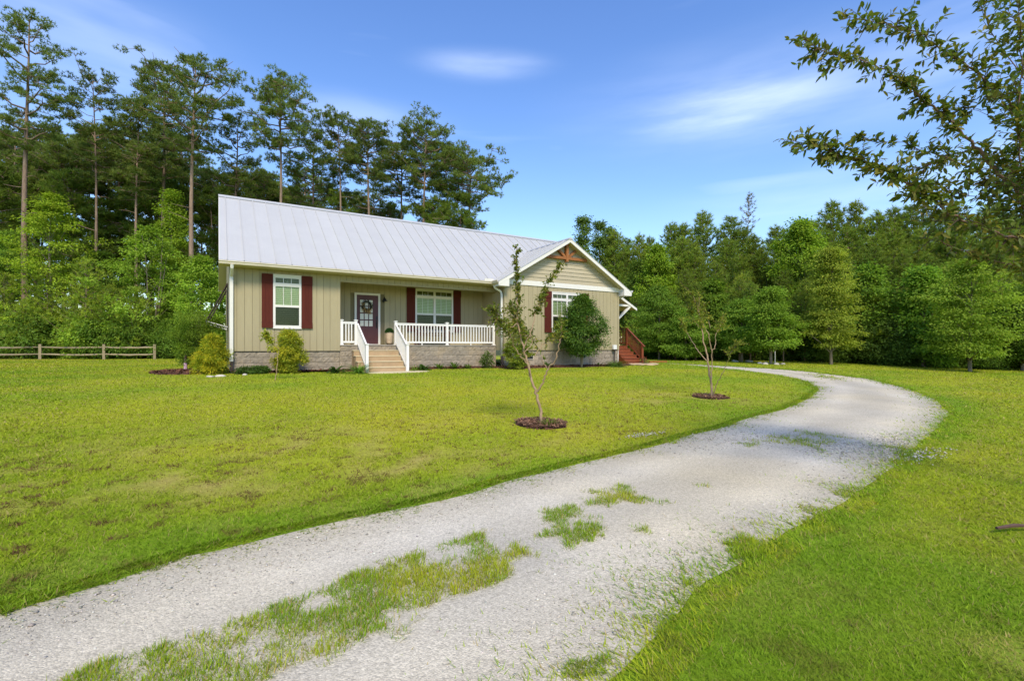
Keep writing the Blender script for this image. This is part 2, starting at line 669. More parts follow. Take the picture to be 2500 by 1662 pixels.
M['screen'] = glass_mat('screened_glass', (0.50, 0.54, 0.46), 0.12)

# ================================================================== SETTING: ground, drive, lawn
INNER = [(-14, 3.0), (-7, 3.15), (-3, 3.4), (-1.35, 3.59), (-1.01, 3.7), (-0.67, 3.82), (-0.21, 4.03), (0.27, 4.09), (0.92, 4.18), (1.71, 4.23), (2.51, 4.42), (3.5, 4.61),
         (4.41, 4.74), (5.17, 4.85), (6.2, 5.11), (7.27, 5.27), (8.55, 5.67), (10.31, 5.99), (12.84, 6.79), (15.55, 7.89), (17.79, 9.41), (19.02, 10.98),
         (20.05, 13.61), (20.55, 15.91), (20.86, 17.41), (20.95, 18.6)]
OUTER = [(-14, 0.7), (-7, 0.85), (-3, 1.05), (0, 1.3), (1.5, 1.51), (1.61, 1.55), (1.76, 1.61), (1.99, 1.66), (2.29, 1.77), (2.66, 1.91), (3.1, 1.97), (3.44, 2.01), (3.96, 2.12),
         (4.38, 2.13), (5.08, 2.23), (5.78, 2.35), (6.87, 2.54), (8.23, 2.85), (10.07, 3.23), (11.48, 3.57), (13.45, 4.04), (16.07, 5.09), (18.97, 6.8),
         (21.44, 8.77), (22.9, 12.24), (22.75, 13.68), (22.0, 15.95), (21.6, 17.88), (21.35, 18.9)]
DRIVE = INNER + OUTER[::-1]


def resample(pl, n):
    p = np.array(pl, float)
    s = np.concatenate([[0], np.cumsum(np.hypot(*(p[1:] - p[:-1]).T))])
    q = np.linspace(0, s[-1], n)
    return np.stack([np.interp(q, s, p[:, 0]), np.interp(q, s, p[:, 1])], 1)


# distance to the drive's edge on a coarse grid, looked up later
GX0, GY0, GS = -16.0, -3.0, 0.1
_gx, _gy = np.meshgrid(np.arange(420) * GS + GX0, np.arange(240) * GS + GY0, indexing='ij')
_edge = np.concatenate([resample(INNER, 260), resample(OUTER, 260)])
_dist = np.full(_gx.shape, 99.0)
for ex, ey in _edge:
    np.minimum(_dist, np.hypot(_gx - ex, _gy - ey), out=_dist)


def edge_dist(x, y):
    i = np.clip(((x - GX0) / GS).astype(int), 0, 419)
    j = np.clip(((y - GY0) / GS).astype(int), 0, 239)
    return _dist[i, j]


G_GREEN = np.array([0.200, 0.320, 0.016])
G_YELLOW = np.array([0.425, 0.425, 0.022])
G_BROWN = np.array([0.40, 0.34, 0.08])
G_SOIL = np.array([0.16, 0.105, 0.06])


def lawn_state(x, y):
    """how dry the lawn is (0 green .. 1 yellow) and how bare (0 .. 1 brown)"""
    x, y = np.asarray(x, float), np.asarray(y, float)
    a = fbm(x, y * 1.4, 5.0, 3) * 0.55 + fbm(x, y, 1.3, 11) * 0.30 + fbm(x, y, 0.3, 23) * 0.15
    dry = 0.20 + 2.1 * (a - 0.36)
    dry += 0.30 * np.exp(-(((x - 1.2) / 4.0) ** 2 + ((y - 7.0) / 2.4) ** 2))
    dry += 0.22 * np.exp(-(((x - 9.0) / 5.0) ** 2 + ((y - 9.0) / 2.5) ** 2))
    ed = edge_dist(x, y)
    dry -= 0.42 * np.exp(-(ed / 0.45) ** 2)
    dry -= 0.18 * (y < 2.2)
    bare = np.clip((fbm(x, y * 1.5, 0.42, 41) - 0.50) * 4.5, 0, 1) * np.clip(0.15 + 1.25 * np.exp(-(((x - 1.1) / 2.6) ** 2 + ((y - 6.3) / 1.35) ** 2)) + 0.7 * np.exp(-(((x - 9.5) / 2.4) ** 2 + ((y - 8.0) / 1.3) ** 2)), 0, 1)
    bare = bare + 0.9 * np.exp(-(((x - 3.34) / 0.17) ** 2 + ((y - 0.74) / 0.17) ** 2)) * (0.5 + fbm(x, y, 0.15, 5))
    return np.clip(dry, 0, 1), np.clip(bare, 0, 1)


def lawn_col(x, y, jitter=None):
    dry, bare = lawn_state(x, y)
    c = G_GREEN[None] * (1 - dry[:, None]) + G_YELLOW[None] * dry[:, None]
    c = c * (1 - bare[:, None]) + G_BROWN[None] * bare[:, None]
    return c


# ---- one ground sheet: fine round the house and drive, coarse out to the horizon
def axis(lo, hi, step):
    a = list(np.arange(lo, hi + 1e-6, step))
    s, left, right = step, [lo], [hi]
    while right[-1] < 2600:
        s *= 1.35
        right.append(right[-1] + s)
        left.append(left[-1] - s)
    return np.array(left[1:][::-1] + a + right[1:])


ax, ay = axis(-26, 46, 0.36), axis(-3, 40, 0.36)
X, Y = np.meshgrid(ax, ay, indexing='ij')
Zr_ = zg(X, Y) + (vnoise(X, Y, 4.0, 71) - 0.5) * 0.03


def zground(x, y):
    return zg(x, y) + (vnoise(x, y, 4.0, 71) - 0.5) * 0.03


V = np.stack([X.ravel(), Y.ravel(), Zr_.ravel()], 1)
nx, ny = len(ax), len(ay)
I = (np.arange(nx - 1)[:, None] * ny + np.arange(ny - 1)[None]).ravel()
F = np.stack([I, I + ny, I + ny + 1, I + 1], 1)
colg = lawn_col(V[:, 0], V[:, 1]) * np.array([0.90, 0.90, 0.95])[None]
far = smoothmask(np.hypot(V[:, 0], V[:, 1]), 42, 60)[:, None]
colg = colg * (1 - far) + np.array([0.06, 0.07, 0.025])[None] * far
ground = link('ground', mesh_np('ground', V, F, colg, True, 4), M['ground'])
tag(ground, 'mown yellow green lawn with dry patches around the house', kind='structure')

# ---- gravel drive
NI, NJ = 220, 22
pi_, po_ = resample(INNER, NI), resample(OUTER, NI)
tt = np.linspace(0, 1, NJ)
P = pi_[:, None] * (1 - tt[None, :, None]) + po_[:, None] * tt[None, :, None]
inw = 0.05 + 0.10 * fbm(P[..., 0], P[..., 1], 0.5, 91)
acr = (po_ - pi_) / np.linalg.norm(po_ - pi_, axis=1, keepdims=True)
P = P + acr[:, None] * (inw * ((tt < 0.01)[None] * 1.0 - (tt > 0.99)[None] * 1.0))[..., None]
crown = 0.010 + 0.012 * np.sin(np.pi * tt)[None] * (0.4 + 1.0 * fbm(P[..., 0], P[..., 1], 0.8, 15))
Zd = zground(P[..., 0], P[..., 1]) + crown
V = np.stack([P[..., 0].ravel(), P[..., 1].ravel(), Zd.ravel()], 1)
I = (np.arange(NI - 1)[:, None] * NJ + np.arange(NJ - 1)[None]).ravel()
F = np.stack([I, I + 1, I + NJ + 1, I + NJ], 1)
track = fbm(V[:, 0], V[:, 1], 0.9, 55)
g0 = 0.50 + 0.16 * (track - 0.5) + 0.07 * (fbm(V[:, 0], V[:, 1], 0.25, 57) - 0.5)
wearx = np.tile(np.exp(-((tt - 0.27) / 0.11) ** 2) + np.exp(-((tt - 0.73) / 0.11) ** 2), NI)
g0 = g0 * (0.88 + 0.20 * wearx)
warm = fbm(V[:, 0], V[:, 1], 1.6, 59)
cold = np.stack([g0 * (1.06 + 0.08 * (warm - 0.4)), g0 * 0.955, g0 * (0.735 - 0.16 * (warm - 0.4))], 1)
drive = link('gravel_drive', mesh_np('gravel_drive', V, F, cold, True, 4), M['gravel'])
tag(drive, 'pale limestone gravel drive curving past the house', kind='structure')


def drive_z(x, y):
    return zground(x, y) + 0.018


# grass that has crept into the drive: the middle strip and loose tufts
STRIP = [(-0.9, 2.78), (-0.57, 2.82), (-0.35, 2.85), (-0.15, 2.89), (0.29, 2.98), (0.5, 3.05), (0.78, 3.15), (0.98, 3.18), (1.33, 3.28), (1.54, 3.3), (1.76, 3.27), (1.69, 2.9), (1.59, 2.66),
         (1.44, 2.59), (1.21, 2.6), (1.05, 2.6), (0.86, 2.56), (0.75, 2.49), (0.58, 2.46), (0.47, 2.41), (0.34, 2.41), (0.23, 2.38), (0.0, 2.25), (-0.9, 2.1)]
PATCH = [(2.45, 3.29, .17, 1), (2.62, 3.38, .10, .8), (3.18, 3.44, .21, 1), (3.42, 3.55, .09, .8), (2.3, 2.94, .16, 1), (2.48, 3.02, .10, .9), (1.80, 2.88, .09, 1), (7.3, 3.95, .30, .9), (8.07, 4.1, .26, .8), (6.97, 4.18, .20, .6),
         (6.46, 4.2, .14, .9), (7.6, 4.25, .16, .5), (7.8, 3.8, .12, .6), (20.22, 9.88, .45, .6), (20.8, 10.4, .4, .5), (21.33, 11.02, .35, .4), (7.54, 2.62, .25, .9), (8.1, 2.9, .3, .6), (4.24, 3.24, .07, .6), (2.86, 2.75, .06, .7),
         (6.3, 2.42, .16, .8), (5.5, 2.4, .12, .6), (19.6, 9.2, .3, .4), (5.6, 4.9, .14, .7), (2.5, 1.95, .14, .7), (3.3, 2.1, .16, .7), (2.05, 1.82, .12, .6)]


def drive_grass(x, y):
    w = np.zeros(x.shape)
    nz = fbm(x, y, 0.16, 77)
    nb = fbm(x, y, 0.45, 78)
    s = inside(STRIP, x + (fbm(x, y, 0.3, 61) - 0.5) * 0.22, y + (fbm(x, y, 0.3, 63) - 0.5) * 0.2)
    w = np.where(s, np.clip((nz * 0.8 + nb * 0.5 - 0.44) * 3.6, 0.04, 1), w)
    halo = inside(STRIP, x + (fbm(x, y, 0.2, 65) - 0.5) * 0.7, y + (fbm(x, y, 0.2, 67) - 0.5) * 0.7)
    w = np.maximum(w, halo * np.clip((nz - 0.5) * 2.0, 0, 0.35))
    for cx, cy, r, a in PATCH:
        ang_ = np.arctan2(y - cy, x - cx)
        ray = 1 + 0.30 * np.sin(3 * ang_ + cx * 9) + 0.28 * np.sin(5 * ang_ + cy * 11) + 0.18 * np.sin(11 * ang_ + cx)
        dd = np.hypot(x - cx, (y - cy) * 1.25) / (r * ray) + (nz - 0.5) * 2.4
        w = np.maximum(w, a * np.clip(1.45 - dd * 1.0, 0, 1))
    return w


HOUSE_PLAN = [(0.1, 18.9), (4.3, 18.9), (4.3, 17.25), (6.7, 17.25), (6.7, 18.75), (10.6, 18.75), (10.6, 17.75), (18.3, 17.75), (18.3, 18.1), (19.8, 18.1), (19.8, 28), (0.1, 28)]
RINGS = [(4.66, 6.78, 0.46), (10.67, 7.98, 0.48), (1.38, 15.32, 0.14), (-0.75, 21.0, 1.2)]


def blades(n, d0, d1, h0, h1, w0, w1, rng, sides=False):
    """grass blades over the part of the yard between two distances ahead of the camera's stand"""
    d = d0 * (d1 / d0) ** rng.uniform(0, 1, n)
    if sides:                                   # the rest of the yard, left and right of the stretch above
        ph = rng.uniform(0.74, 1.95, n) * np.where(rng.uniform(0, 1, n) < 0.5, 1, -1)
        x, y = d * np.sin(TH + ph), d * np.cos(TH + ph)
    else:
        k = rng.uniform(-1.20, 1.18, n) + rng.normal(0, 0.10, n)
        x = d * (SIN + k * COS)
        y = d * (COS - k * SIN)
    rough = np.where(y < 2.9, 0.95, 0.42)          # the outer edge is the ragged one
    xn = x + (fbm(x, y, 0.35, 31) - 0.5) * rough
    yn = y + (fbm(x, y, 0.35, 33) - 0.5) * rough
    ind = inside(DRIVE, xn, yn)
    geo = inside(DRIVE, x, y)
    keep = ~(ind & geo)
    ii = np.where(~keep)[0]
    dg = drive_grass(x[ii], y[ii])
    keep[ii] = rng.uniform(0, 1, len(ii)) < dg * 0.95
    keep &= ~inside(HOUSE_PLAN, x, y)
    for cx, cy, r in RINGS:
        rr = np.hypot(x - cx, y - cy) + (fbm(x, y, 0.2, 9) - 0.5) * 0.25
        keep &= rr > r
    dry, bare = lawn_state(x, y)
    keep &= rng.uniform(0, 1, n) > bare * 0.55
    x, y, d, dry, bare, ind, geo = x[keep], y[keep], d[keep], dry[keep], bare[keep], ind[keep], geo[keep]
    n = len(x)
    az = rng.uniform(0, 2 * np.pi, n)
    lean = rng.uniform(0.35, 1.0, n) ** 0.8 * 1.40
    f = (d - d0) / (d1 - d0)
    h = (h0 + (h1 - h0) * f) * rng.uniform(0.45, 1.25, n) * (0.75 + 0.5 * fbm(x, y, 0.6, 19)) * (1 - 0.4 * bare)
    h = np.where(ind, h * 0.9, h)
    w = (w0 + (w1 - w0) * f) * rng.uniform(0.6, 1.3, n)
    z = zground(x, y) + np.where(geo, 0.012, -0.003)
    dirx, diry = np.cos(az) * np.sin(lean), np.sin(az) * np.sin(lean)
    up = np.cos(lean)
    sa = az + np.pi / 2 + rng.uniform(-0.9, 0.9, n)
    sx, sy = np.cos(sa) * w / 2, np.sin(sa) * w / 2
    V = np.empty((n, 3, 3), np.float32)
    V[:, 0] = np.stack([x - sx, y - sy, z], 1)
    V[:, 1] = np.stack([x + sx, y + sy, z], 1)
    V[:, 2] = np.stack([x + dirx * h, y + diry * h, z + up * h], 1)
    c = lawn_col(x, y)
    j = rng.uniform(0.72, 1.3, (n, 1))
    c = c * j
    straw = rng.uniform(0, 1, n) < (0.06 + 0.22 * dry + 0.3 * bare + 0.10 * ind)
    c[straw] = np.array([0.40, 0.33, 0.11])[None] * rng.uniform(0.7, 1.2, (straw.sum(), 1))
    # small worn spots: dark thatch shows between the blades
    spot = (fbm(x, y, 0.13, 141, 2) - 0.59) * 7 * np.clip(0.22 + 1.2 * np.exp(-(((x - 1.0) / 4.5) ** 2 + ((y - 6.3) / 1.9) ** 2)) + 0.7 * np.exp(-(((x - 9.5) / 3) ** 2 + ((y - 8.0) / 1.5) ** 2)), 0, 1)
    spot = np.clip(spot, 0, 1)[:, None]
    c = c * (1 - spot) + np.array([0.16, 0.095, 0.04])[None] * spot
    c = np.repeat(c[:, None], 3, 1)
    c[:, :2] *= 0.92
    return V.reshape(-1, 3), c.reshape(-1, 3)


rng = np.random.default_rng(4)
parts = [blades(880000, 1.5, 37.0, 0.047, 0.062, 0.0028, 0.064, rng), blades(270000, 0.8, 44.0, 0.05, 0.066, 0.004, 0.125, rng, True)]


def turf(x, y, h, w, rng, lo=0.25, hi=1.35, heading=None, straw_p=0.12):
    n = len(x)
    az = rng.uniform(0, 2 * np.pi, n) if heading is None else heading + rng.normal(0, 0.8, n)
    lean = rng.uniform(lo, hi, n)
    hh = h * rng.uniform(0.5, 1.3, n)
    ww = w * rng.uniform(0.6, 1.3, n)
    z = zground(x, y) + np.where(inside(DRIVE, x, y), 0.012, -0.003)
    sa = az + np.pi / 2
    sx, sy = np.cos(sa) * ww / 2, np.sin(sa) * ww / 2
    V = np.empty((n, 3, 3), np.float32)
    V[:, 0] = np.stack([x - sx, y - sy, z], 1)
    V[:, 1] = np.stack([x + sx, y + sy, z], 1)
    V[:, 2] = np.stack([x + np.cos(az) * np.sin(lean) * hh, y + np.sin(az) * np.sin(lean) * hh, z + np.cos(lean) * hh], 1)
    dry = np.clip(fbm(x, y, 0.35, 201) * 1.7 - 0.62, 0, 1)[:, None]
    c = (G_GREEN[None] * (1 - dry) + G_YELLOW[None] * dry) * rng.uniform(0.65, 1.25, (n, 1)) * 1.12
    st = rng.uniform(0, 1, n) < straw_p
    c[st] = np.array([0.42, 0.32, 0.11])[None] * rng.uniform(0.7, 1.2, (st.sum(), 1))
    return V.reshape(-1, 3), np.repeat(c[:, None], 3, 1).reshape(-1, 3)


def strip_pass(n, x0, x1, y0, y1, h, w):
    x, y = rng.uniform(x0, x1, n), rng.uniform(y0, y1, n)
    k = inside(DRIVE, x, y)
    x, y = x[k], y[k]
    k = rng.uniform(0, 1, len(x)) < drive_grass(x, y) ** 1.3
    return turf(x[k], y[k], h, w, rng)


parts.append(strip_pass(190000, -1.0, 4.0, 2.0, 3.8, 0.055, 0.006))
parts.append(strip_pass(50000, 4.0, 9.0, 1.8, 5.0, 0.060, 0.009))
parts.append(strip_pass(26000, 18.0, 23.0, 8.0, 12.5, 0.07, 0.02))
for pl, sgn, seed_ in ((INNER, 1, 1), (OUTER, -1, 2)):
    e = resample(pl, 1400)
    tdir = np.gradient(e, axis=0)
    tdir = tdir / np.linalg.norm(tdir, axis=1, keepdims=True)
    nrm = np.stack([-tdir[:, 1], tdir[:, 0]], 1) * sgn        # points out of the drive
    dist_cam = np.hypot(e[:, 0], e[:, 1])
    wgt = 1 / (0.8 + dist_cam) ** 1.0
    idx = rng.choice(len(e), 52000, p=wgt / wgt.sum())
    along = rng.normal(0, 0.04, len(idx))
    px_ = e[idx] + nrm[idx] * (0.13 - rng.gamma(1.2, 0.085, len(idx)) * (0.35 + 2.4 * fbm(e[idx, 0], e[idx, 1], 0.30, 311 + seed_) ** 2) * (1.0 if sgn > 0 else 1.9))[:, None] + tdir[idx] * along[:, None]
    dd = np.hypot(px_[:, 0], px_[:, 1])
    parts.append(turf(px_[:, 0], px_[:, 1], np.interp(dd, [2, 10, 25], [0.05, 0.06, 0.07]), np.interp(dd, [2, 10, 25], [0.0055, 0.013, 0.035]), rng, 0.85, 1.5, np.arctan2(-nrm[idx, 1], -nrm[idx, 0]), 0.10))
V = np.concatenate([p[0] for p in parts])
cc = np.concatenate([p[1] for p in parts])
gr = link('grass', mesh_np('grass', V, np.arange(len(V)).reshape(-1, 3), cc), M['grass'])
tag(gr, 'short yellow green lawn grass with dry straw patches', 'grass', kind='stuff')

# loose stones on the drive
def pebbles(x, y, z, r, col, rng):
    n = len(x)
    base = np.array([(1, 0, 0), (0, 1, 0), (-1, 0, 0), (0, -1, 0), (0, 0, 0.75), (0, 0, -0.75)], float)
    tri = np.array([(0, 1, 4), (1, 2, 4), (2, 3, 4), (3, 0, 4), (1, 0, 5), (2, 1, 5), (3, 2, 5), (0, 3, 5)])
    B = base[None] * rng.uniform(0.6, 1.3, (n, 6, 1)) + rng.normal(0, 0.14, (n, 6, 3))
    a = rng.uniform(0, 6.28, n)
    ca, sa = np.cos(a)[:, None], np.sin(a)[:, None]
    Bx, By = B[..., 0] * ca - B[..., 1] * sa, B[..., 0] * sa + B[..., 1] * ca
    V = np.stack([Bx, By, B[..., 2] * 0.7], 2) * r[:, None, None] + np.stack([x, y, z], 1)[:, None]
    F = tri[None] + (np.arange(n) * 6)[:, None, None]
    cc = np.repeat(col[:, None], 6, 1)
    return V.reshape(-1, 3), F.reshape(-1, 3), cc.reshape(-1, 3)


def scatter_drive(n, d0, d1, rng):
    k = rng.uniform(-1.15, 1.15, n)
    d = np.sqrt(rng.uniform(d0 * d0, d1 * d1, n))
    x, y = d * (SIN + k * COS), d * (COS - k * SIN)
    m = inside(DRIVE, x, y) & (edge_dist(x, y) > 0.2)
    return x[m], y[m]


xs, ys = scatter_drive(26000, 1.6, 5.5, rng)
r = rng.uniform(0.003, 0.0075, len(xs)) * np.where(rng.uniform(0, 1, len(xs)) < 0.05, 2.0, 1)
band_x = rng.normal(7.7, 1.0, 6500)
band_y = 3.75 + rng.normal(0, 0.55, 6500) - (band_x - 7.7) * 0.28
m = inside(DRIVE, band_x, band_y) & (edge_dist(band_x, band_y) > 0.12)
bx, by = band_x[m], band_y[m]
br = rng.uniform(0.007, 0.016, len(bx))
sx_, sy_ = 5.60 + rng.normal(0, 0.22, 110), 5.38 + rng.normal(0, 0.05, 110)
s2x, s2y = 7.9 + rng.normal(0, 0.45, 260), 2.78 + rng.normal(0, 0.12, 260)
X_ = np.concatenate([xs, bx, sx_, s2x])
Y_ = np.concatenate([ys, by, sy_, s2y])
R_ = np.concatenate([r, br, rng.uniform(0.008, 0.016, 110), rng.uniform(0.009, 0.018, 260)])
g = rng.uniform(0.20, 0.62, len(X_))[:, None]
cp = g * np.array([1.05, 0.97, 0.83])[None] * rng.uniform(0.95, 1.05, (len(X_), 3))
V, F, cc = pebbles(X_, Y_, zground(X_, Y_) + 0.016 + R_ * 0.2, R_, cp, rng)
pb = link('gravel', mesh_np('gravel', V, F, cc), M['pebble'])
tag(pb, 'loose pale limestone chippings lying on the drive', 'gravel', kind='stuff')


# ---- bark mulch: soil mound sheets with chips
def chips(x, y, z, rng, s=0.035):
    n = len(x)
    a = rng.uniform(0, 6.28, n)
    L_ = rng.uniform(0.5, 1.4, n) * s
    W_ = rng.uniform(0.2, 0.45, n) * s
    ca, sa = np.cos(a), np.sin(a)
    tilt = rng.normal(0, 0.35, n)
    V = np.empty((n, 4, 3))
    for i, (p, q) in enumerate(((-1, -1), (1, -1), (1, 1), (-1, 1))):
        V[:, i, 0] = x + p * L_ * ca - q * W_ * sa
        V[:, i, 1] = y + p * L_ * sa + q * W_ * ca
        V[:, i, 2] = z + p * L_ * tilt + 0.012
    g = rng.uniform(0.5, 1.5, (n, 1))
    c = np.array([0.135, 0.060, 0.034])[None] * g
    return V.reshape(-1, 3), np.arange(n * 4).reshape(-1, 4), np.repeat(c[:, None], 4, 1).reshape(-1, 3)


def mulch(name, label, poly, n, rng, s=0.035, h=0.03, tint=None):
    p = np.array(poly)
    bm_ = MB()
    cx, cy = p[:, 0].mean(), p[:, 1].mean()
    root = thing(name, label, 'mulch', (cx, cy, float(zground(cx, cy))))
    root['kind'] = 'stuff'
    x0, x1, y0, y1 = p[:, 0].min(), p[:, 0].max(), p[:, 1].min(), p[:, 1].max()
    st = max(0.06, (x1 - x0) / 90)
    gx, gy = np.meshgrid(np.arange(x0, x1 + st, st), np.arange(y0, y1 + 0.08, 0.08), indexing='ij')
    ins = inside(poly, gx + (fbm(gx, gy, 0.3, 3) - .5) * .12, gy + (fbm(gx, gy, 0.3, 4) - .5) * .12)
    z = zground(gx, gy) + np.where(ins, h + 0.02 * fbm(gx, gy, 0.2, 7), -0.05)
    nn = gx.shape[1]
    I = (np.arange(gx.shape[0] - 1)[:, None] * nn + np.arange(nn - 1)[None]).ravel()
    keep = (ins.ravel()[I] | ins.ravel()[I + nn] | ins.ravel()[I + 1])
    I = I[keep]
    V = np.stack([gx.ravel() - cx, gy.ravel() - cy, z.ravel() - float(zground(cx, cy))], 1)
    link('soil', mesh_np('soil', V, np.stack([I, I + nn, I + nn + 1, I + 1], 1), None, True, 4), M['bark_mulch'], root)
    x, y = rng.uniform(x0, x1, n), rng.uniform(y0, y1, n)
    m = inside(poly, x + (fbm(x, y, 0.3, 3) - .5) * .16, y + (fbm(x, y, 0.3, 4) - .5) * .16)
    x, y = x[m], y[m]
    V, F, cc = chips(x - cx, y - cy, zground(x, y) + h + 0.012 - float(zground(cx, cy)), rng, s)
    if tint is not None:
        cc = cc * np.array(tint)[None]
    link('bark_chips', mesh_np('bark_chips', V, F, cc, False, 4), M['chips'], root)
    return root


def ring_poly(cx, cy, r, n=22, sq=1.0):
    return [(cx + r * math.cos(6.2832 * i / n), cy + r * sq * math.sin(6.2832 * i / n)) for i in range(n)]


rng = np.random.default_rng(8)
mulch('mulch_ring', 'round bark mulch ring at the foot of the nearer forked young tree', ring_poly(4.68, 6.78, 0.44), 1500, rng, 0.028, 0.03, (1.45, 1.75, 1.8))
mulch('mulch_ring', 'faded mulch ring at the foot of the bare many stemmed young tree', ring_poly(10.67, 7.98, 0.46), 700, rng, 0.035, 0.02, (1.6, 2.0, 1.9))
mulch('mulch_bed', 'dark red mulch bed round the shrubs at the left corner of the house', ring_poly(-0.75, 21.0, 1.3, 22, 1.6), 2200, rng, 0.05, 0.04)
mulch('mulch_bed', 'strip of red brown mulch under the window left of the porch steps', [(0.4, 18.78), (4.4, 18.80), (4.4, 19.15), (0.4, 19.15)], 900, rng, 0.05, 0.05)
mulch('mulch_bed', 'strip of red brown mulch along the porch and gabled wing', [(6.3, 18.62), (10.3, 18.62), (10.6, 17.75), (12.4, 17.6), (17.4, 17.75), (18.0, 18.1), (17.6, 18.46), (10.7, 18.46), (10.6, 19.15), (6.3, 19.15)], 3600, rng, 0.055, 0.05)

# ================================================================== HOUSE
ZS, ZPF, ZE, ZR, ZGB = 1.363, 1.591, 4.397, 7.708, 4.248
XL, XP, XW, XWR = 0.348, 3.96, 10.75, 17.511
YF, YB, YW, YE, YR = 19.169, 20.536, 18.474, 18.676, 23.315
YREAR, YER = 27.46, 27.954
XRAKE, XRAKER = 0.036, 17.95
MPITCH = (ZR - ZE) / (YR - YE)
XG, ZGAB, WPITCH, YG = 14.09, 6.57, 0.585, 18.05

house = thing('house', 'low tan house with silver metal roof, front porch and gabled wing', 'house', (9.0, 19.2, 0.6))
HL = Vector((9.0, 19.2, 0.6))
_cache = {}
R_ = random.Random(5)


def unit_box(key, w, d, h):
    """shared box mesh, origin at its bottom front left corner"""
    k = (key, round(w, 3), round(d, 3), round(h, 3))
    if k not in _cache:
        _cache[k] = MB().box(0, w, 0, d, 0, h).mesh(key)
    return _cache[k]


def piece(name, me, mat, parent, loc, rot=(0, 0, 0)):
    return link(name, me, mat, parent, Vector(loc) - wloc(parent), rot)


PITCH = 0.234


def board_wall(name, x0, x1, y, z0, z1, holes=(), depth=0.10, phase=0.0, label=None):
    """board siding that faces the yard (-Y): a backing wall with one object for each board"""
    w = boxpart(name, M['wallback'], house, x0, x1, y + 0.006, y + depth, z0 + 0.01, z1)
    if label:
        w['label'] = label
    x = x0 + phase
    edges = [x0] if phase > 0.02 else []
    while x < x1 - 0.03:
        edges.append(x)
        x += PITCH
    edges.append(x1)
    for a, b in zip(edges[:-1], edges[1:]):
        segs = [(z0, z1)]
        for hx0, hx1, hz0, hz1 in holes:
            if b > hx0 + 0.02 and a < hx1 - 0.02:
                ns = []
                for s0, s1 in segs:
                    if hz0 > s0:
                        ns.append((s0, min(s1, hz0)))
                    if hz1 < s1:
                        ns.append((max(s0, hz1), s1))
                segs = [s for s in ns if s[1] - s[0] > 0.03]
        for s0, s1 in segs:
            piece('siding_board', unit_box('siding_board', b - a - 0.011, 0.016, s1 - s0), M['siding'], w, (a + 0.002, y - 0.012 + R_.uniform(0, 0.003), s0))
    return w


def block_mesh(i, w=0.386, h=0.188):
    """split-face concrete block: a rough front"""
    k = ('block', i, w)
    if k in _cache:
        return _cache[k]
    rr = random.Random(100 + i)
    nxb, nzb = (5 if w > 0.3 else 3), 3
    vs_, fs = [], []
    for a in range(nxb + 1):
        for b in range(nzb + 1):
            e = a in (0, nxb) or b in (0, nzb)
            vs_.append((w * a / nxb, (0.014 if e else 0.006) + rr.uniform(-0.008, 0.010), h * b / nzb))
    for a in range(nxb):
        for b in range(nzb):
            p = a * (nzb + 1) + b
            fs.append((p, p + nzb + 1, p + nzb + 2, p + 1))
    n = len(vs_)
    vs_ += [(0, 0.06, 0), (w, 0.06, 0), (w, 0.06, h), (0, 0.06, h)]
    bl, br_, tr, tl = 0, nxb * (nzb + 1), nxb * (nzb + 1) + nzb, nzb
    fs += [(bl, tl, n + 3, n), (br_, n + 1, n + 2, tr), (tl, tr, n + 2, n + 3), (bl, n, n + 1, br_)]
    _cache[k] = MB().add(vs_, fs).mesh('block')
    return _cache[k]


def block_wall(x0, x1, y, ztop, zbot, holes=()):
    f = boxpart('foundation', M['mortar'], house, x0, x1, y + 0.030, y + 0.3, zbot, ztop)
    z, row = ztop - 0.2, 0
    while z + 0.2 > zbot + 0.02:
        x = x0 - (0.2 if row % 2 else 0)
        while x < x1 - 0.02:
            a, b = max(x, x0), min(x + 0.4, x1)
            hit = any(b > h0 and a < h1 and z + 0.2 > h2 and z < h3 for h0, h1, h2, h3 in holes)
            if b - a > 0.08 and not hit:
                o = piece('block', block_mesh(R_.randrange(7)), M['block'], f, (a + 0.006, y, z + 0.006))
                o.scale.x = (b - a - 0.012) / 0.386
            x += 0.4
        z -= 0.2
        row += 1
    return f


W1 = (1.681, 2.605)
W2 = (7.422, 9.223)
W3 = (13.274, 15.075)
WZ = (2.19, 4.06)
DOORX, DOORZ = (4.817, 5.879), (1.591, 3.751)

# walls
board_wall('wall', XL + 0.1, XP - 0.09, YF, ZS, 4.23, [(W1[0] + .02, W1[1] - .02, WZ[0] + .02, WZ[1] - .02)], phase=0.12)
board_wall('porch_wall', XP, XW, YB, ZPF, 4.2, [(W2[0] + .02, W2[1] - .02, WZ[0] + .02, WZ[1] - .02), (DOORX[0] + .02, DOORX[1] - .02, DOORZ[0], DOORZ[1] - .02)])
board_wall('wing_wall', XW + 0.1, XWR - 0.1, YW, ZS, 4.28, [(W3[0] + .02, W3[1] - .02, WZ[0] + .02, WZ[1] - .02)])
board_wall('porch_header', XP - 0.09, XW, YF, 4.02, 4.23, depth=0.14, phase=0.1)
boxpart('header_trim', M['siding'], house, XP, XW, YF - 0.022, YF + 0.16, 3.975, 4.018)
boxpart('porch_ceiling', M['soffit'], house, XP, XW, YF + 0.15, YB, 4.18, 4.23)
for x in (XL, XP - 0.1):
    boxpart('corner_trim', M['siding'], house, x, x + 0.1, YF - 0.022, YF + 0.14, ZS, 4.23)
boxpart('porch_corner_trim', M['siding'], house, XP - 0.02, XP + 0.012, YF - 0.02, YF + 0.16, 1.60, 3.97)
for x in (XW, XWR - 0.1):
    boxpart('corner_trim', M['siding'], house, x, x + 0.1, YW - 0.022, YW + 0.12, ZS, 4.28)
